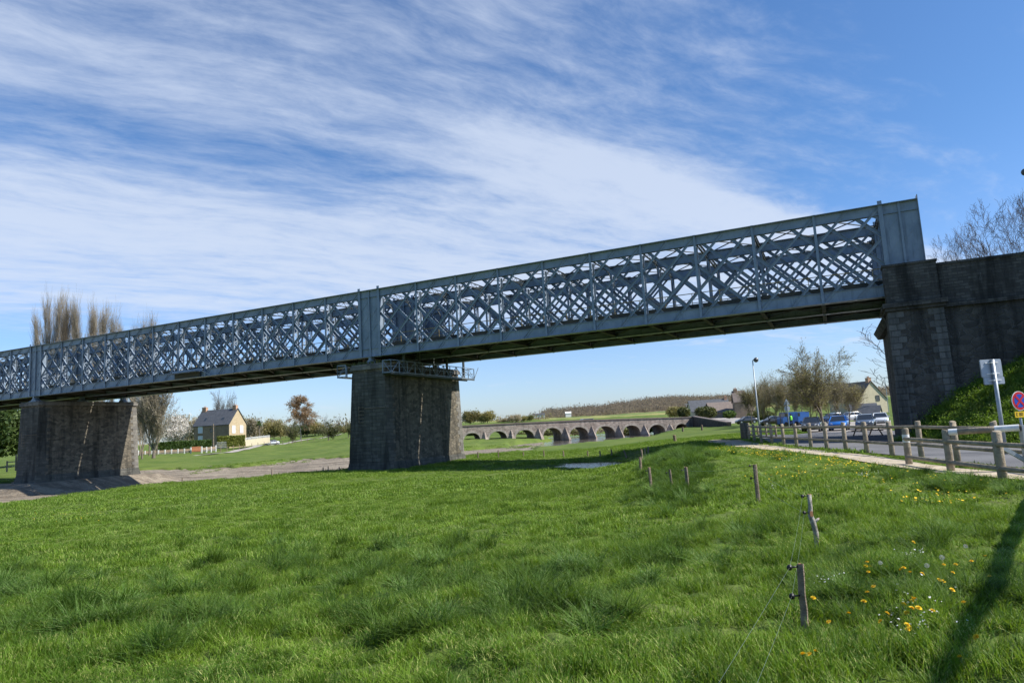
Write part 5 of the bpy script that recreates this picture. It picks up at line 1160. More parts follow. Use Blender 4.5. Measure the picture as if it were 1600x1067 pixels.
# wires
def wire(name, a, b, lab, sag=.03, r=.0016):
    pts = [a.lerp(b, t)-Vector((0,0,4*sag*t*(1-t))) for t in np.linspace(0, 1, 14)]; m = MB(); m.tube(pts, r, 5); return tag(m.build(name, M['wire'], smooth=True), lab, 'wire')
A0, A1, A2 = efence[0], efence[1], efence[2]
for k in range(2):
    T_ = atd([1115, 1178][k], 1075, [3.2, 3.6][k]); T2 = A0[k].lerp(T_, 1.6)
    wire('fence_wire', A0[k], T2, ['upper fence wire running from the nearest post to the lower edge','lower fence wire running from the nearest post to the lower edge'][k], .01, .0008)
    wire('fence_wire', A0[k], A1[k], ['upper fence wire between the nearest post and the crooked pale one','lower fence wire between the nearest post and the crooked pale one'][k], .03, .0008)
    wire('fence_wire', A1[k], A2[k], ['upper fence wire from the crooked pale post to the squared one','lower fence wire from the crooked pale post to the squared one'][k], .04, .0012)
wire('fence_wire', A2[0], efence[3][0], 'fence wire from the squared post to the bank', .06, .0015)

# ------------------------------------------------------------------ lamp, signs
lg = atd(1186, 662, 84); lt = atd(1178.5, 563, 84); lp_ = thing('street_lamp', 'tall grey street lamp with a round globe beside the car park', 'street lamp', (lg.x, lg.y, h1(lg.x, lg.y)))
hl_ = lt.z-h1(lg.x, lg.y); m = MB(); m.tube([(0,0,-.3),(0,0,1.2),(0,0,hl_)], [.11,.10,.055], 10); m.tube([(0,0,hl_-.02),(.12,0,hl_+.06),(.30,0,hl_+.06)], [.055,.05,.05], 8); m.build('pole', M['galv'], lp_, True)
m = MB(); N_ = 10
for i in range(N_): pass
m.tube([(.42, 0, hl_+.04+.30*math.cos(t)) for t in np.linspace(math.pi, 0, 9)], [max(.02, .30*math.sin(t)) for t in np.linspace(math.pi, 0, 9)], 14); m.build('globe', pmat('smoked_globe', (.10,.10,.11), .2, spec=.7), lp_, True)
m = MB(); m.tube([(.42,0,hl_+.05),(.42,0,hl_+.12),(.42,0,hl_+.36)], [.312,.30,.06], 14); m.build('lamp_cap', M['steel_dark'], lp_, True)
for (x, by, ty, dep, lab) in ((1074,650,632,190,'thin grey lamp post left of the grey-roofed house'),(1391,660,590,150,'slender lamp post before the cream house gable')):
    g = atd(x, by, dep); t = atd(x, ty, dep); m = MB(); m.tube([(0,0,-1),(0,0,t.z-g.z)], .07, 6); m.box(-.5,.5,-.1,.1,t.z-g.z,t.z-g.z+.15); tag(m.build('lamp_post', M['galv'], loc=g), lab, 'street lamp')
m = MB(); tl = atd(1602, 269, 50); m.tube([(0,0,0),(0,0,-6)], .07, 8); m.tube([(0,0,.28*math.cos(t)) for t in np.linspace(math.pi,0,7)], [max(.02,.28*math.sin(t)) for t in np.linspace(math.pi,0,7)], 12); tag(m.build('railway_lamp', M['steel_dark'], loc=tl, smooth=True), 'dark globe lamp cut by the right edge above the bare trees', 'street lamp')
def rrect(m, x0, x1, z0, z1, y0, y1, r=.05, mi=0):
    pts = []
    for cx, cz, a0 in ((x1-r, z0+r, -90), (x1-r, z1-r, 0), (x0+r, z1-r, 90), (x0+r, z0+r, 180)):
        for k in range(5): a = rad(a0+k*22.5); pts.append((cx+r*math.cos(a), cz+r*math.sin(a)))
    m.prism(pts, y0, y1, mi)
sg = onground(1572, 711); yy = sg.y; top = atd(1562, 561, yy)
s1 = thing('road_sign', 'grey back of a tall road sign with a small plate beneath, on a galvanised pole', 'road sign', sg, rad(2))
H_ = top.z-sg.z; m = MB(); m.tube([(0,0,-.3),(0,0,H_)], .062, 12); m.build('pole', M['galv'], s1, True)
k_ = yy/FPX*1.0
m = MB(); rrect(m, -.37, .33, H_-.56, H_-.0, .055, .075, .05); rr = MB(); m.build('sign_plate', M['signback'], s1)
m = MB(); rrect(m, -.32, .36, H_-.80, H_-.58, .055, .075, .04); m.build('lower_plate', M['signback'], s1)
m = MB(); rrect(m, -.385, .345, H_-.575, H_+.015, .0755, .085, .05); rrect(m, -.335, .375, H_-.815, H_-.565, .0765, .084, .04); m.build('sign_rim', M['galv'], s1)
for z_, xo in ((H_-.10, 0), (H_-.46, 0), (H_-.68, .03)):
    m = MB(); m.box(-.22+xo, .22+xo, .035, .054, z_-.016, z_+.016); m.box(-.07, .07, -.055, .035, z_-.02, z_+.02); m.build('bracket', M['white'], s1)
# no-stopping sign: blue disc, red ring and cross
yn = yy+1.1; c_ = atd(1590.5, 626.2, yn); gx_ = h1(c_.x, c_.y)
s2 = thing('no_stopping_sign', 'round blue and red no-stopping sign over a small yellow plate', 'road sign', (c_.x, c_.y, gx_), rad(14))
cz = c_.z-gx_; RR_ = .325
def disc(m, r, y0, y1, n=36): m.prism([(r*math.cos(2*math.pi*k/n), cz+r*math.sin(2*math.pi*k/n)) for k in range(n)], y0, y1)
red = pmat('sign_red', (.42, .012, .02), .35); blue = pmat('sign_blue', (.01, .055, .36), .35); yel = pmat('sign_yellow', (.58, .38, .01), .5)
m = MB(); disc(m, RR_, -.06, -.04); m.build('rim', M['white'], s2)
m = MB(); disc(m, RR_*.95, -.064, -.0605); m.build('red_ring', red, s2)
m = MB(); disc(m, RR_*.70, -.068, -.0645); m.build('blue_disc', blue, s2)
m = MB()
for sg_ in (1, -1): m.bar((-RR_*.5, -.0715 if sg_ > 0 else -.0745, cz-sg_*RR_*.5), (RR_*.5, -.0715 if sg_ > 0 else -.0745, cz+sg_*RR_*.5), .0025, .075, up=(-sg_*.7, 0, .7))
m.build('red_cross', red, s2)
m = MB(); rrect(m, -.28, .28, cz-.56, cz-.36, -.06, -.045, .02); m.build('yellow_plate', yel, s2)
m = MB(); m.tube([(0,0,-.3),(0,0,cz+.2)], .038, 10); m.build('pole', M['galv'], s2, True)
tc = bpy.data.curves.new('sign_text', 'FONT'); tc.body = 'E 80 m'; tc.size = .17; tc.align_x = 'CENTER'; tc.align_y = 'CENTER'; tc.extrude = .001; tc.materials.append(M['black'])
to0 = bpy.data.objects.new('sign_text_curve', tc); COL.objects.link(to0); bpy.context.view_layer.update(); tme = bpy.data.meshes.new_from_object(to0); bpy.data.objects.remove(to0); to = bpy.data.objects.new('sign_text', tme); COL.objects.link(to); to.parent = s2; to.location = (0, -.063, cz-.46); to.rotation_euler = (rad(90), 0, 0); pass
g = atd(1233, 664, 88); s3 = thing('give_way_sign', 'grey backs of a triangular and a round sign behind the fence', 'road sign', g); m = MB(); m.tube([(0,0,-.5),(0,0,3.1)], .045, 8); m.build('pole', M['galv'], s3)
m = MB(); m.prism([(-.42,2.55),(.42,2.55),(0,3.35)], .05, .07); m.build('triangle_plate', M['signback'], s3); m = MB(); m.prism([(.38*math.cos(t), 2.1+.38*math.sin(t)) for t in np.linspace(0, 6.03, 22)], .05, .07); m.build('round_plate', M['signback'], s3)

# ------------------------------------------------------------------ cars
def car(label, loc, rz, col, L=4.1, Wc=1.72, H=1.48, group=None, estate=False):
    paint = pmat('car_paint', col, .28, 0.15, .6, coat=.8)
    t = thing('parked_car', label, 'car', loc, rz, group); hw = Wc/2
    # stations along x (front at -L/2): x, z low, z belt, half width
    st = [(-.5,.42,.60,.80),(-.485,.28,.70,.90),(-.44,.22,.80,.96),(-.30,.20,.92,1.0),(-.20,.20,.97,1.0),(.0,.20,1.0,1.0),(.2,.20,1.02,1.0),(.36,.21,1.04,.99),(.46,.25,1.02,.95),(.495,.36,.92,.88),(.5,.45,.80,.84)]
    m = MB(); V = []; 
    for x, zl, zb, w in st:
        w *= hw; zm = zl+(zb-zl)*.55
        V += [(x*L,-w*.93,zl),(x*L,-w,zm),(x*L,-w*.985,zb-.05),(x*L,-w*.90,zb),(x*L,w*.90,zb),(x*L,w*.985,zb-.05),(x*L,w,zm),(x*L,w*.93,zl)]
    F = [(8*i+j, 8*i+(j+1)%8, 8*i+8+(j+1)%8, 8*i+8+j) for i in range(len(st)-1) for j in range(8)]; n = len(st)
    F += [tuple(range(7, -1, -1)), tuple(8*(n-1)+j for j in range(8))]; m.add(V, F); m.build('body', paint, t, True)
    xr = .38 if not estate else .45
    gs = [(-.22,.97,.90,.97),(-.07,H-.05,.66,.74),(.06,H,.68,.77),(.24,H-.03,.66,.75),(xr,1.03,.80,.90)]
    m = MB(); g0 = [(-.24,.96),(-.075,H-.06),(.06,H-.012),(.25,H-.045),(xr+.02,1.02)]
    V = []
    for (x, z), wb in zip(g0, (.88,.70,.72,.70,.84)): V += [(x*L,-hw*.92,.95),(x*L,-hw*wb,z),(x*L,hw*wb,z),(x*L,hw*.92,.95)]
    F = [(4*i+j, 4*i+1+j, 4*i+5+j, 4*i+4+j) for i in range(4) for j in range(3)]+[(0,3,2,1),(16,17,18,19)]; m.add(V, F); m.build('windows', M['carglass'], t)
    m = MB(); V = []
    for (x, z), wb in zip(g0[1:4], (.715,.735,.715)): V += [(x*L,-hw*wb,z-.02),(x*L,-hw*wb*.94,z+.035),(x*L,hw*wb*.94,z+.035),(x*L,hw*wb,z-.02)]
    m.add(V, [(4*i+j, 4*i+1+j, 4*i+5+j, 4*i+4+j) for i in range(2) for j in range(3)]+[(3,2,1,0),(8,9,10,11)])
    for sy in (-1, 1):       # pillars
        for (xa, za, wa), (xb, zb_, wb) in (((-.235,.965,.905),(-.075,H-.045,.72)), ((.03,.98,.935),(.045,H-.03,.745)), ((xr,.99,.87),(.25,H-.045,.72))):
            m.bar((xa*L, sy*hw*wa, za), (xb*L, sy*hw*wb, zb_), .05, .09, up=(0, sy, .3))
    m.build('roof', paint, t)
    for x in (-.32, .31):
        for sy in (-1, 1):
            w = MB(); w.tube([(x*L, sy*(hw-.20), .31), (x*L, sy*(hw-.005), .31)], .31, 18); wo = w.build('wheel', M['tyre'], t)
            w = MB(); w.tube([(x*L, sy*(hw-.02), .31), (x*L, sy*(hw+.004), .31)], .20, 12); w.build('rim', M['rim'], wo)
            a = MB(); pts = [(x*L+.37*math.cos(q), sy*(hw-.002), .33+.37*math.sin(q)) for q in np.linspace(0, math.pi, 9)]
            for p, r in zip(pts[:-1], pts[1:]): a.bar(p, r, .03, .05, up=(0, 1, 0))
            a.build('wheel_arch', M['tyre'], t)
    for sy in (-1, 1):
        h = MB(); h.hexa([(-.497*L,sy*hw*.48,.60),(-.455*L,sy*hw*.93,.60),(-.44*L,sy*hw*.93,.62),(-.48*L,sy*hw*.48,.62),(-.488*L,sy*hw*.50,.74),(-.435*L,sy*hw*.90,.78),(-.42*L,sy*hw*.90,.80),(-.47*L,sy*hw*.50,.76)]); h.build('headlight', M['lamp_glass'], t)
        h = MB(); h.box(-.19*L, -.15*L, *sorted((sy*hw*.95, sy*(hw+.16))), .98, 1.12); h.build('mirror', paint, t)
        h = MB(); h.box(.485*L, .503*L, *sorted((sy*hw*.55, sy*hw*.82)), .66, .86); h.build('tail_light', red, t)
    m = MB(); m.box(-.505*L, -.495*L, -hw*.5, hw*.5, .30, .42); m.box(-.504*L, -.49*L, -hw*.38, hw*.38, .50, .58); m.build('grille', M['black'], t)
    m = MB(); m.box(-.512*L, -.506*L, -.26, .26, .44, .54); m.build('number_plate', M['white'], t)
    return t
def pxcar(px, by, dep, yaw, lab, col, **kw):
    a = atd(px, by, dep); return car(lab, (a.x, a.y, h1(a.x, a.y)+.05), yaw, col, **kw)
pxcar(1270, 675.5, 70, rad(62), 'dark grey hatchback parked first from the left, behind the rail fence', (.05,.052,.058))
pxcar(1312, 673.5, 71, rad(60), 'bright blue hatchback parked between two grey cars', (.02,.15,.52))
pxcar(1354, 671.5, 72, rad(60), 'slate grey car parked behind the picnic table', (.10,.125,.16))
pxcar(1377, 667, 82, rad(63), 'white car parked against the dark abutment', (.72,.73,.74))
pxcar(425, 692.8, 214, rad(35), 'light grey car driving on the far road right of the stone house', (.45,.48,.52), H=1.45, L=4.3)
pxcar(1330, 661, 108, rad(10), 'pale car at the back of the car park under the trees', (.6,.6,.62))
pxcar(1302, 662, 104, rad(10), 'dark blue car at the back of the car park', (.03,.06,.12)); pxcar(1207, 662, 112, rad(5), 'black car behind the slim trees at the left of the car park', (.02,.02,.022))
pxcar(1166, 657, 135, rad(5), 'dark car on the pale village square', (.03,.032,.04))
for (x, y, dep, lab) in ((1232,663,100,'left blue van standing in for a blue shape behind the bare trees'),(1250,662,102,'right blue van standing in for a blue shape behind the bare trees')):  # vans put in for blue parasol-like shapes
    a = atd(x, y, dep); v = thing('standin_van', lab, 'van', (a.x, a.y, h1(a.x, a.y)), rad(8)); bl_ = M.setdefault('vanblue', pmat('van_blue', (.035,.13,.42), .4, coat=.4))
    m = MB(); m.prism([(-1.25,.35),(1.1,.35),(1.1,1.9),(.95,2.0),(-.75,2.0),(-.95,1.35),(-1.25,1.1)], -.85, .85); m.build('body', bl_, v)
    m = MB(); m.prism([(-.97,1.36),(-.80,1.88),(-.35,1.88),(-.35,1.36)], -.853, .853); m.build('windows', M['carglass'], v)
    for xx_ in (-.8, .75):
        for sy in (-1, 1): m = MB(); m.tube([(xx_, sy*.68, .32), (xx_, sy*.86, .32)], .32, 14); m.build('wheel', M['tyre'], v)
# camper crossing the old bridge
a = obx(924, 656); p = OORG+od*a[0]+on*2.6; cv = thing('vehicle_roof_car', 'grey car crossing the old arched bridge, only its roof showing', 'car', (p.x, p.y, otop(a[0])-1.15), ORZ); cv.name = 'crossing_car'
m = MB(); m.prism([(-2.1,.3),(2.1,.3),(2.15,.8),(1.5,.92),(1.0,1.42),(-.9,1.45),(-1.7,.95),(-2.1,.85)], -.8, .8); m.build('body', M['galv'], cv)
m = MB(); m.prism([(1.4,.93),(.95,1.36),(-.85,1.38),(-1.55,.96)], -.805, .805); m.build('windows', M['carglass'], cv)
a = obx(880, 656); 
# picnic table in the shade
g = onground(1356, 681); pt_ = thing('picnic_table', 'dark wooden picnic table in the shade between fence and grey car', 'picnic table', g, rad(8))
m = MB(); 
for k in range(5): m.box(-.95, .95, -.38+k*.155, -.24+k*.155, .72, .76)
m.build('table_top', M['oldwood'], pt_)
for sy in (-1, 1): m = MB(); m.box(-.95, .95, *sorted((sy*.62, sy*.86)), .42, .46); m.build('bench', M['oldwood'], pt_)
for sx in (-1, 1): m = MB(); m.bar((sx*.65,-.75,0),(sx*.65,-.2,.72),.08,.05); m.bar((sx*.65,.75,0),(sx*.65,.2,.72),.08,.05); m.box(sx*.65-.03,sx*.65+.03,-.85,.85,.36,.42); m.build('leg_frame', M['oldwood'], pt_)
# person in a bright vest beyond the fence
def person(loc, rz, label, vest):
    o = thing('person', label, 'person', loc, rz)
    J = [(0,0,.95),(0,0,1.2),(0,0,1.42),(0,0,1.52),(0,-.01,1.66),(-.19,0,1.40),(-.25,0,1.13),(-.24,-.08,.90),(.19,0,1.40),(.25,0,1.13),(.24,-.08,.90),(-.10,0,.90),(-.11,-.02,.5),(-.12,.02,.08),(-.12,-.14,.03),(.10,0,.90),(.12,-.06,.5),(.12,-.02,.08),(.12,-.18,.03)]
    R_ = [.15,.14,.15,.06,.105,.065,.05,.035,.065,.05,.035,.09,.065,.045,.04,.09,.065,.045,.04]
    Eg = [(0,1),(1,2),(2,3),(3,4),(2,5),(5,6),(6,7),(2,8),(8,9),(9,10),(0,11),(11,12),(12,13),(13,14),(0,15),(15,16),(16,17),(17,18)]
    me = bpy.data.meshes.new('body'); me.from_pydata(J, Eg, []); b = link('body', me, o); sk = b.modifiers.new('skin', 'SKIN'); b.modifiers.new('sub', 'SUBSURF').levels = 1; b.modifiers['sub'].render_levels = 1
    for v, r in zip(me.skin_vertices[0].data, R_): v.radius = (r, r*.8)
    me.skin_vertices[0].data[0].use_root = True; me.materials.append(pmat('dark_clothes', (.03,.035,.05), .9))
    m = MB(); m.tube([(0,0,1.46),(0,0,1.3),(0,0,1.0),(0,0,.88)], [.15,.20,.185,.19], 12); m.build('vest', vest, o, True)
    m = MB(); m.tube([(0,-.01,1.66+.12*math.cos(t)) for t in np.linspace(math.pi*.62,0,6)], [max(.01,.118*math.sin(t)) for t in np.linspace(math.pi*.62,0,6)], 10); m.build('hair', M['black'], o, True); return o
a = atd(1237.5, 671, 92); person((a.x, a.y, h1(a.x, a.y)), .4, 'person in a bright green vest standing beyond the fence', pmat('vest_green', (.25,.80,.08), .7))

# ------------------------------------------------------------------ leaning tree at the right, out of frame: its limbs throw the long shadow over the grass
r_ = random.Random(3); out = []
def sh_pt(px, py, t, z=-1.64): v = at(px, py, z); return v+sd*t
def limb(pts, r0, r1, kids=0):
    n = len(pts)
    for i in range(n-1): out.append((pts[i], pts[i+1], r0+(r1-r0)*i/(n-1), r0+(r1-r0)*(i+1)/(n-1)))
fork = sh_pt(1492, 985, 6.2)
foot = Vector((9.6, 13.3, -1.9))
mid = sh_pt(1560, 860, 3.4)
limb([foot, foot.lerp(mid, .5)+Vector((.1,0,.15)), mid, fork], .080, .066)
limb([fork, sh_pt(1465, 1020, 6.8), sh_pt(1440, 1075, 7.4), sh_pt(1380, 1200, 8.2)], .066, .055)
limb([fork, sh_pt(1476, 1000, 6.6), sh_pt(1468, 1012, 7.0)], .05, .03)
f2 = sh_pt(1604, 1067, 4.6); limb([Vector((9.8,12.4,-1.9)), sh_pt(1680, 880, 3.2), sh_pt(1625, 985, 4.2), f2, sh_pt(1585, 1140, 5.2)], .085, .08)
o2 = [[], []]; tp_ = []; PK = dict(KIND['broad']); PK['bare'] = (.1,.15,.1,0)
e1, e0 = sh_pt(1380, 1200, 8.2), sh_pt(1440, 1075, 7.4); g1, g0 = sh_pt(1585, 1140, 5.2), f2
for a_, b_, L_, r0_ in ((e0, e1, 4.2, .068), (g0, g1, 4.0, .078)):
    for q_ in range(2): grow(r_, b_, ((b_-a_).normalized()+rvec(r_)*.35+Vector((0,0,.3))).normalized(), L_*(1-.25*q_), r0_*.8, 1, PK, o2, tp_)
out += [s for s in o2[0]]; tw_ = o2[1]
lt_ = thing('leaning_tree', 'leaning bare tree beside the path beyond the right edge', 'tree')
lt_['label'] = 'leaning bare tree beside the path beyond the right edge'; tm = seg_mesh('trunk', out, 12); tm.materials.append(M['bark']); link('trunk', tm, lt_); cm_ = seg_mesh('crown', tw_, 5); cm_.materials.append(M['twig']); link('crown', cm_, lt_)

# ------------------------------------------------------------------ flowers
fly = pmat('dandelion_yellow', (.80, .50, .008), .7, var=(.85,.60,.02), vscale=80); stemg = pmat('flower_stem', (.12,.16,.05), .7)
def flower_mesh(seed):
    q = random.Random(seed); m = MB(); R0 = .021
    for ring, (n, r0, z0, z1) in enumerate(((20, 1.0, 0, .004), (16, .72, .003, .010), (10, .40, .005, .014))):
        for k in range(n):
            a = 2*math.pi*(k+q.random()*.5)/n; r = R0*r0*q.uniform(.9, 1.1); w = .0042; d = Vector((math.cos(a), math.sin(a), 0)); s_ = Vector((-d.y, d.x, 0))*w
            m.add([(0,0,z0), d*r*.6-s_+Vector((0,0,z0+.002)), d*r+Vector((0,0,z1)), d*r*.6+s_+Vector((0,0,z0+.002))], [(0,1,2,3)])
    return m.mesh('flower_head')
fms = [flower_mesh(i) for i in range(3)]
for x in fms: x.materials.append(fly)
m = MB(); m.tube([(0,0,-.16),(.006,0,-.08),(0,0,0)], .0016, 5); stm = m.mesh('stem'); stm.materials.append(stemg)
fpx = [(750,575),(762,577),(745,598),(755,608),(835,580),(905,612),(918,608),(945,615),(1000,618),(960,465),(1225,565),(1285,538),(1153,580),(1078,648),(1095,651),(1100,593),(1307,633),(780,690),(750,706),(737,766),(1140,720),(955,747),(957,762),(970,765),(918,784),(932,815),(957,808),(987,803),(1047,795),(668,820),(842,820),(515,987),(487,1006),(462,1027),(945,900),(935,880),(1250,930),(1178,1045),(1378,225),(1190,757),(505,740),(813,855),(940,905),(575,843),(1140,620)]
for i, (x, y) in enumerate(fpx):
    g = onground(1100+x/2.908, 700+y/2.908+6); q = random.Random(i); h = q.uniform(.10, .15); o = thing('dandelion', 'yellow dandelion in flower in the grass right of the wire fence', 'dandelion', g+Vector((0,0,h)), q.uniform(0, 6), 'yellow dandelions in the near grass')
    o.rotation_euler = (q.gauss(.25,.25), q.gauss(0,.25), q.uniform(0, 6.28)); s_ = q.uniform(.85, 1.15); o.scale = (s_, s_, s_)
    link('flower_head', fms[i % 3], o); link('stem', stm, o)
puff = MB(); q = random.Random(7)
for _ in range(260):
    d = rvec(q); s_ = d.cross(rvec(q)).normalized(); e_ = d.cross(s_); c0 = d*.024
    for a in (s_, e_): puff.add([c0-a*.0026, c0+a*.0026, c0+d*.002+a*.001], [(0,1,2)])
    puff.add([d*.004, c0, c0+s_*.0006], [(0,1,2)])
pm_ = puff.mesh('seed_head'); pm_.materials.append(pmat('seed_down', (.55,.55,.50), .9))
m = MB(); m.tube([(0,0,-.26),(0,0,-.004)], .0018, 5); st2 = m.mesh('stem'); st2.materials.append(stemg)
for i, (x, y, s_) in enumerate([(1202,519,1.0),(1095,578,1.15),(815,608,.9),(1028,625,1.0)]):
    g = onground(1100+x/2.908, 700+y/2.908+9); o = thing('dandelion_clock', 'white fluffy dandelion seed head above the grass, %s' % ['farthest one by the long shadow','largest one left of the long shadow','leftmost one among the yellow flowers','low one between the leftmost and the largest'][i], 'seed head', g+Vector((0,0,.20)), 0); o.scale = (s_*.72,)*3
    link('seed_head', pm_, o); link('stem', st2, o)

# ------------------------------------------------------------------ grass: tufts instanced on hand-scattered points (one uncountable object each)
def tuft(seed, n, R0, H, wdt, droop, flat=False, ret=False):
    rs = np.random.RandomState(seed); a = rs.uniform(0, 6.283, n); r = R0*np.sqrt(rs.rand(n)); bx = np.c_[r*np.cos(a), r*np.sin(a), np.zeros(n)]
    az = rs.uniform(0, 6.283, n); lean = droop*rs.uniform(.15, 1.0, n); h = H*rs.uniform(.45, 1.1, n); D_ = np.c_[np.cos(az), np.sin(az), np.zeros(n)]
    w = wdt*rs.uniform(.6, 1.3, n)[:, None]; s_ = np.c_[-np.sin(az), np.cos(az), np.zeros(n)]; tw = rs.uniform(-.8, .8, n)[:, None]; s_ = s_*np.cos(tw)+D_*np.sin(tw)
    pts = []
    for t, ww in ((0, 1.0), (.35, .95), (.70, .7), (1.0, 0)):
        c = bx+D_*(h*lean*t**1.8)[:, None]+np.array([0, 0, 1])*(h*(t-.28*lean*t*t))[:, None]
        pts += [c-s_*w*ww*.5, c+s_*w*ww*.5] if ww else [c]
    V = np.stack(pts, 1); V = V.reshape(-1, 3); b = np.arange(n)[:, None]*7
    Fq = np.concatenate([np.c_[b, b+1, b+3, b+2], np.c_[b+2, b+3, b+5, b+4]]); Ft = np.c_[b+4, b+5, b+6]
    me = bpy.data.meshes.new('tuft'); me.vertices.add(len(V)); me.vertices.foreach_set('co', V.astype(np.float32).ravel())
    li = np.r_[Fq.ravel(), Ft.ravel()]; me.loops.add(len(li)); me.loops.foreach_set('vertex_index', li.astype(np.int32)); me.polygons.add(len(Fq)+len(Ft))
    me.polygons.foreach_set('loop_start', np.r_[np.arange(0, Fq.size, 4), Fq.size+np.arange(0, Ft.size, 3)].astype(np.int32)); me.update(calc_edges=True); return me
def grass_mat(name, c1, c2, cb, dry):
    m = bpy.data.materials.new(name); m.use_nodes = True; T = NT(m.node_tree)
    pos = T.n('ShaderNodeNewGeometry').outputs['Position']; rnd = T.n('ShaderNodeObjectInfo').outputs['Random']
    big = T.ss(T.noise(pos, .28, 4, .6), .36, .64); med = T.ss(T.noise(pos, 1.5, 4, .6), .35, .66); fin = T.noise(pos, 38, 2, .5)
    c = T.mix(med, c1, c2); c = T.mix(T.m('MULTIPLY', big, .55), c, cb)
    c = T.mix(T.ss(T.m('ADD', fin, T.m('MULTIPLY', rnd, .18)), .62, .80), c, dry)
    hv = T.n('ShaderNodeHueSaturation', {'Color': c, 'Hue': T.m('ADD', .49, T.m('MULTIPLY', rnd, .02)), 'Saturation': 1.0, 'Value': T.m('ADD', .78, T.m('MULTIPLY', rnd, .45))}).outputs[0]
    b = T.n('ShaderNodeBsdfPrincipled', {'Base Color': hv, 'Roughness': .55, 'Specular IOR Level': .18})
    t = T.n('ShaderNodeBsdfTranslucent', {'Color': T.mix(.5, hv, (c2[0]*1.5, c2[1]*1.4, c2[2]*.6))}); mx = T.n('ShaderNodeMixShader', {0: .38, 1: b.outputs[0], 2: t.outputs[0]})
    T.n('ShaderNodeOutputMaterial', {0: mx.outputs[0]}); return m
G1 = grass_mat('meadow_grass', (.056,.132,.012), (.175,.290,.026), (.088,.178,.017), (.38,.38,.13))
G2 = grass_mat('tussock_grass', (.040,.100,.012), (.105,.190,.024), (.060,.120,.016), (.20,.26,.09))
def scatter(name, P_, scale, variants, mat_, label_kind='stuff', tilt=.12, seed=0):
    col = bpy.data.collections.new(name+'_variants')
    for me in variants:
        me.materials.append(mat_); o = bpy.data.objects.new(name+'_tuft', me); col.objects.link(o)
    rs = np.random.RandomState(seed); n = len(P_); me = bpy.data.meshes.new(name); me.vertices.add(n); me.vertices.foreach_set('co', P_.astype(np.float32).ravel())
    ra = me.attributes.new('rot', 'FLOAT_VECTOR', 'POINT'); R3 = np.c_[rs.randn(n)*tilt, rs.randn(n)*tilt, rs.uniform(0, 6.283, n)]; ra.data.foreach_set('vector', R3.astype(np.float32).ravel())
    sa = me.attributes.new('scl', 'FLOAT_VECTOR', 'POINT'); sa.data.foreach_set('vector', scale.astype(np.float32).ravel())
    ia = me.attributes.new('vid', 'INT', 'POINT'); ia.data.foreach_set('value', rs.randint(0, len(variants), n).astype(np.int32)); me.update()
    o = link(name, me); ng = bpy.data.node_groups.new(name+'_nodes', 'GeometryNodeTree'); ng.interface.new_socket('Geometry', in_out='INPUT', socket_type='NodeSocketGeometry'); ng.interface.new_socket('Geometry', in_out='OUTPUT', socket_type='NodeSocketGeometry')
    N = ng.nodes; Lk = ng.links; gi = N.new('NodeGroupInput'); go = N.new('NodeGroupOutput'); ci = N.new('GeometryNodeCollectionInfo'); ci.inputs['Collection'].default_value = col; ci.inputs['Separate Children'].default_value = True; ci.inputs['Reset Children'].default_value = True
    ip = N.new('GeometryNodeInstanceOnPoints'); ip.inputs['Pick Instance'].default_value = True
    for nm, ty, sk in (('rot', 'FLOAT_VECTOR', 'Rotation'), ('scl', 'FLOAT_VECTOR', 'Scale'), ('vid', 'INT', 'Instance Index')):
        na = N.new('GeometryNodeInputNamedAttribute'); na.data_type = ty; na.inputs['Name'].default_value = nm; Lk.new([s for s in na.outputs if s.enabled and s.name == 'Attribute'][0], ip.inputs[sk])
    Lk.new(gi.outputs[0], ip.inputs['Points']); Lk.new(ci.outputs[0], ip.inputs['Instance']); Lk.new(ip.outputs[0], go.inputs[0])
    md = o.modifiers.new('grass', 'NODES'); md.node_group = ng; return tag(o, kind='stuff')
def pnoise(P_, k, seed):
    rs = np.random.RandomState(seed); z = np.zeros(len(P_))
    for _ in range(7): z += np.sin(P_@(rs.randn(2)*k)+rs.rand()*6.28)
    return z/2.6
def field(r0, r1, a0, a1, dens, seed):
    rs = np.random.RandomState(seed); A = (r1*r1-r0*r0)*rad(a1-a0)/2; n = int(A*dens); r = np.sqrt(rs.uniform(r0*r0, r1*r1, n)); a = np.radians(rs.uniform(a0, a1, n)); return np.c_[r*np.sin(a), r*np.cos(a)]
def ok_mask(P_, edge=.06):
    r = np.hypot(P_[:, 0], P_[:, 1])
    jit = pnoise(P_, 2.2, 91)*.14
    k = (sdist(P_, PATH_POLY)+jit < -edge+.16) & (sdist(P_, ROAD_POLY) < -.15) & (sdist(P_, CHAN)+chw(P_) < .5)
    z = hz(P_); k &= z > -2.90
    # pier footprints
    for (a, b) in ((-36.5, -32), (-81, -77.2)):
        s_ = P_@np.array(BE[:2]); w_ = P_@np.array(BN[:2])-DB; k &= ~((s_ > a) & (s_ < b) & (w_ > -1) & (w_ < 12.2))
    return k, z
near_v = [tuft(s, 66, .11, .17, .0062, 1.0) for s in range(8)]
tall_v = [tuft(50+s, 150, .085, .30, .0062, 1.45) for s in range(5)]
mid_v = [tuft(20+s, 60, .20, .145, .012, .9) for s in range(6)]
far_v = [tuft(30+s, 46, .42, .14, .026, .8) for s in range(5)]
P_ = field(1.4, 7.5, -62, 62, 62, 1); P_ = np.r_[P_, field(7.5, 13, -50, 50, 40, 2)]; k, z = ok_mask(P_); P_, z = P_[k], z[k]
hh = np.clip(.85+.42*pnoise(P_, 1.1, 5)+.25*pnoise(P_, 3.0, 6), .55, 1.9); hh *= np.where(P_[:, 0] > 6.2, .68, 1)
scatter('near_grass', np.c_[P_, z-.012], np.c_[np.ones(len(P_)), np.ones(len(P_)), hh], near_v, G1, seed=1)
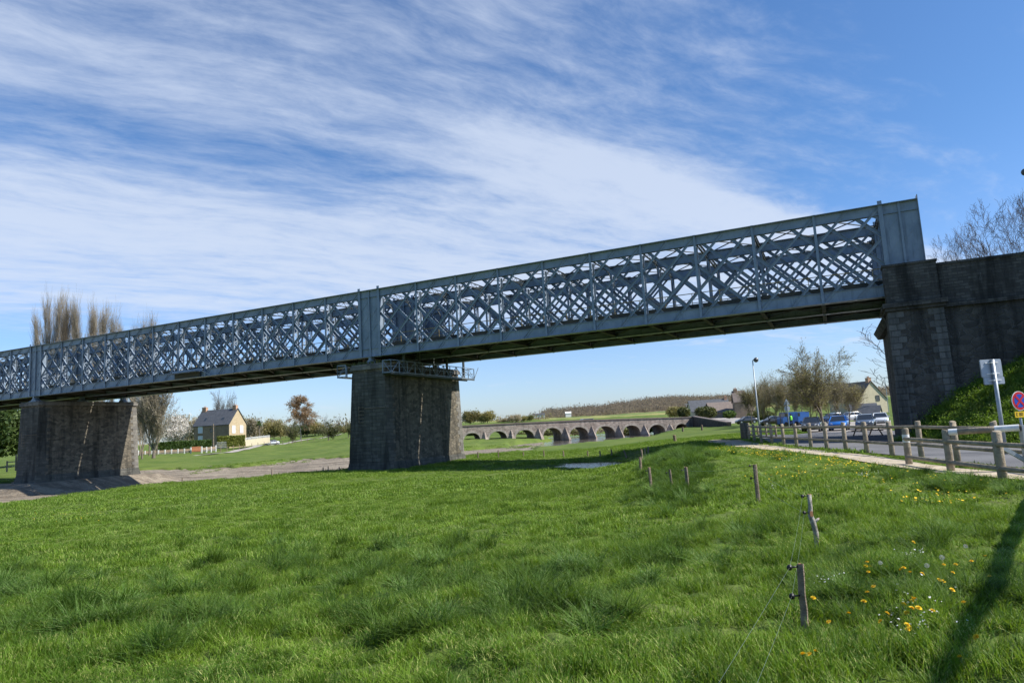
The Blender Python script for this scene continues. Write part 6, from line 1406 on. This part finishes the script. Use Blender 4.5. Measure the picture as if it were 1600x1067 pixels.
P_ = field(12.5, 30, -48, 48, 17, 3); k, z = ok_mask(P_); P_, z = P_[k], z[k]; hh = np.clip(.85+.40*pnoise(P_, .8, 5)+.2*pnoise(P_, 2.2, 6), .5, 1.9); hh *= np.where((P_[:, 0] > 7) , .55, 1)
scatter('middle_grass', np.c_[P_, z-.012], np.c_[np.ones(len(P_))*1.15, np.ones(len(P_))*1.15, hh], mid_v, G1, seed=2)
P_ = field(29, 75, -46, 44, 5.0, 4); k, z = ok_mask(P_); P_, z = P_[k], z[k]; hh = np.clip(.8+.40*pnoise(P_, .5, 5), .35, 1.7)
scatter('distant_grass', np.c_[P_, z-.012], np.c_[np.ones(len(P_))*1.2, np.ones(len(P_))*1.2, hh], far_v, G1, seed=3)
# tussocks: bluish longer clumps where the photo shows them
tp = []; rs = np.random.RandomState(12)
for (x, y, rx, ry, n) in ((840,985,55,30,70),(800,1010,40,22,30),(110,960,90,45,60),(150,1010,60,30,30),(40,900,50,30,40),(330,985,80,25,36),(560,950,90,35,44),(610,870,120,40,60),(900,900,120,30,60),(1040,880,80,30,50),(300,850,120,25,30),
        (1050,745,32,20,150),(1030,725,22,14,90),(1075,735,28,18,110),(1300,980,40,30,34),(1360,1030,60,25,40),(1450,960,50,20,26),(1530,1010,60,30,40),(1480,900,60,20,20),(700,930,120,40,50),(450,900,120,30,40),(980,960,60,30,30),(1180,850,90,40,26),(1540,770,60,8,50),(1440,748,50,6,40),(1215,716,18,5,40)):
    for _ in range(int(n*(.55 if y > 790 else 1))):
        g = at(x+rs.randn()*rx*.85, y+rs.randn()*ry*.85, -1.85 if y > 800 else -1.75); tp.append((g.x, g.y))
P_ = np.array(tp); k, z = ok_mask(P_); P_, z = P_[k], z[k]; s_ = rs.uniform(.55, 1.15, len(P_)); dd = np.hypot(P_[:, 0], P_[:, 1]); s_ *= np.clip(dd/9, .75, 1.25); s_ *= np.where((P_[:, 0] > 9) & (dd > 11), .55, 1)

mg = field(60, 125, -46, 2, 1.5, 77); sdv = sdist(mg, CHAN)+chw(mg); kk = (sdv > -2.5) & (sdv < 9) & (distseg(mg, CH_FAR, False) < 12) & (pnoise(mg, .35, 8) > .55+.09*sdv); mg = mg[kk]
_ix = np.clip(((mg[:, 0]-MX0)/(MX1-MX0)*480).round().astype(int), 0, 480); _iy = np.clip(((mg[:, 1]-MY0)/(MY1-MY0)*460).round().astype(int), 0, 460)
scatter('bank_grass', np.c_[mg, np.maximum(hz(mg), mz.reshape(481, 461)[_ix, _iy])-.03], np.ones((len(mg), 3))*np.array([[1.3, 1.3, .8]]), [tuft(70+s, 46, .42, .17, .026, .8) for s in range(3)], G1, seed=8)
scatter('tussock_grass', np.c_[P_, z-.02], np.c_[s_*1.2, s_*1.2, s_], tall_v, G2, tilt=.2, seed=4)
bp_c = []; rs = np.random.RandomState(44)
for (x, y, n, s_) in ((845,985,9,1.5),(800,1000,5,1.2),(880,1000,5,1.1),(120,955,6,1.4),(60,985,5,1.3),(170,1000,5,1.2),(345,975,5,1.2),(30,925,4,1.2),(560,1010,4,1.2),(590,885,4,1.1),(900,905,4,1.1),(1010,880,4,1.0),(255,905,4,1.0),(470,860,4,1.0),(1375,985,4,.9),(1480,1040,4,1.0),(700,930,3,1.0),(1040,712,9,1.3),(1060,722,9,1.3),(1025,718,7,1.2),(1078,742,7,1.2),(1045,735,8,1.2),(1330,935,3,.8),(980,1030,4,1.1),(640,1050,4,1.2),(260,1045,4,1.2)):
    g = at(x, y, -1.9); 
    for _ in range(n): bp_c.append((g.x+rs.randn()*.10*s_, g.y+rs.randn()*.10*s_, s_*rs.uniform(.8, 1.15)))
bp_c = np.array(bp_c); 
scatter('large_tussocks', np.c_[bp_c[:, :2], hz(bp_c[:, :2])-.02], np.c_[bp_c[:, 2], bp_c[:, 2], bp_c[:, 2]*.8], [tuft(90+s, 190, .10, .33, .0065, 1.5) for s in range(3)], G2, tilt=.3, seed=14)
# embankment growth
rs = np.random.RandomState(9); q = np.c_[rs.uniform(2.4, 26, 9000), rs.uniform(0, 18, 9000)]
ez_ = np.maximum(emb_top(q[:, 0])-.38*q[:, 1], -3); X = np.array(BN)[None]*(DB-1.35-q[:, 1])[:, None]+np.array(BE)[None]*q[:, 0:1]
gz = hz(X[:, :2]); k = ez_ > gz-.1
lv = []
for s in range(4):
    r2 = np.random.RandomState(200+s); c = r2.randn(110, 3)*np.array([.22,.22,.10])+np.array([0,0,.16]); d1 = r2.randn(110, 3); d1 /= np.linalg.norm(d1, axis=1, keepdims=True); d2 = np.cross(d1, r2.randn(110, 3)); d2 /= np.linalg.norm(d2, axis=1, keepdims=True); u2 = .030
    lv.append(big_mesh('clump', np.stack([c-d1*u2, c+d2*u2*.7, c+d1*u2, c-d2*u2*.7], 1).reshape(-1, 3), np.arange(440).reshape(-1, 4)))
scatter('embankment_plants', np.c_[X[k][::3][:, :2], ez_[k][::3]], np.ones((len(X[k][::3]), 3))*rs.uniform(.6, 1.3, (len(X[k][::3]), 1)), lv, leaf_mat('nettle_leaves', (.09,.18,.018), (.19,.30,.035), .45, 1.2, .3, (.10,.14,.03)), seed=5)
scatter('embankment_grass', np.c_[X[k][:, :2], ez_[k]-.02], np.ones((k.sum(), 3))*rs.uniform(.8, 1.5, (k.sum(), 1)), [tuft(80+s, 50, .22, .22, .016, 1.1) for s in range(3)], G1, seed=6)
bs_ = B(12.9, -3.0, 2.3)
shrub(bs_, (5.5, 3, 3.4), 'dry brown and green bramble against the wing wall at the right edge', M['leaf_olive'], 101, 5200, .10, 'bramble')
# far specks of flowers, daisies: uncountable
rs = np.random.RandomState(21); V = []
def specks(name, centres, n, size, mat_, zoff, seed):
    rs = np.random.RandomState(seed); P_ = []
    for (x, y, rx, ry, w) in centres:
        for _ in range(int(n*w)): g = at(x+rs.randn()*rx*.5, y+rs.randn()*ry*.5, -1.69); P_.append((g.x, g.y))
    P_ = np.array(P_); k, z = ok_mask(P_); P_, z = P_[k], z[k]; m_ = len(P_); c = np.c_[P_, z+zoff*rs.uniform(.6, 1.3, m_)]; dd = np.hypot(P_[:, 0], P_[:, 1])
    s_ = size*rs.uniform(.7, 1.2, m_); a = rs.uniform(0, 6.28, m_); VV = []
    for j in range(5): t = a+j*1.2566; VV.append(c+np.c_[np.cos(t)*s_, np.sin(t)*s_, rs.randn(m_)*s_*.35])
    V = np.stack(VV, 1).reshape(-1, 3); me = big_mesh(name, V, np.arange(5*m_).reshape(-1, 5)); me.materials.append(mat_); return tag(link(name, me), kind='stuff')
specks('far_dandelions', [(1110,705,60,16,1.2),(1150,715,80,12,1.0),(1220,712,50,10,.5),(1200,722,60,8,.4),(1290,725,70,12,.7),(1330,735,60,8,.5),(1240,752,60,8,.4),(1460,790,60,14,.3),(1190,705,40,5,.5),(1400,755,80,12,.3),(120,775,90,10,.25),(1500,765,50,6,.2)], 150, .021, fly, .13, 1)
specks('daisies', [(1300,952,34,14,.4),(1430,1005,56,34,.5),(1440,1035,40,24,.4),(1420,910,30,10,.25),(1445,905,16,8,.2),(1205,768,10,4,.8),(1350,750,12,3,.6),(1370,748,30,6,.4),(1230,728,20,3,.4)], 75, .009, M['white'], .10, 2)
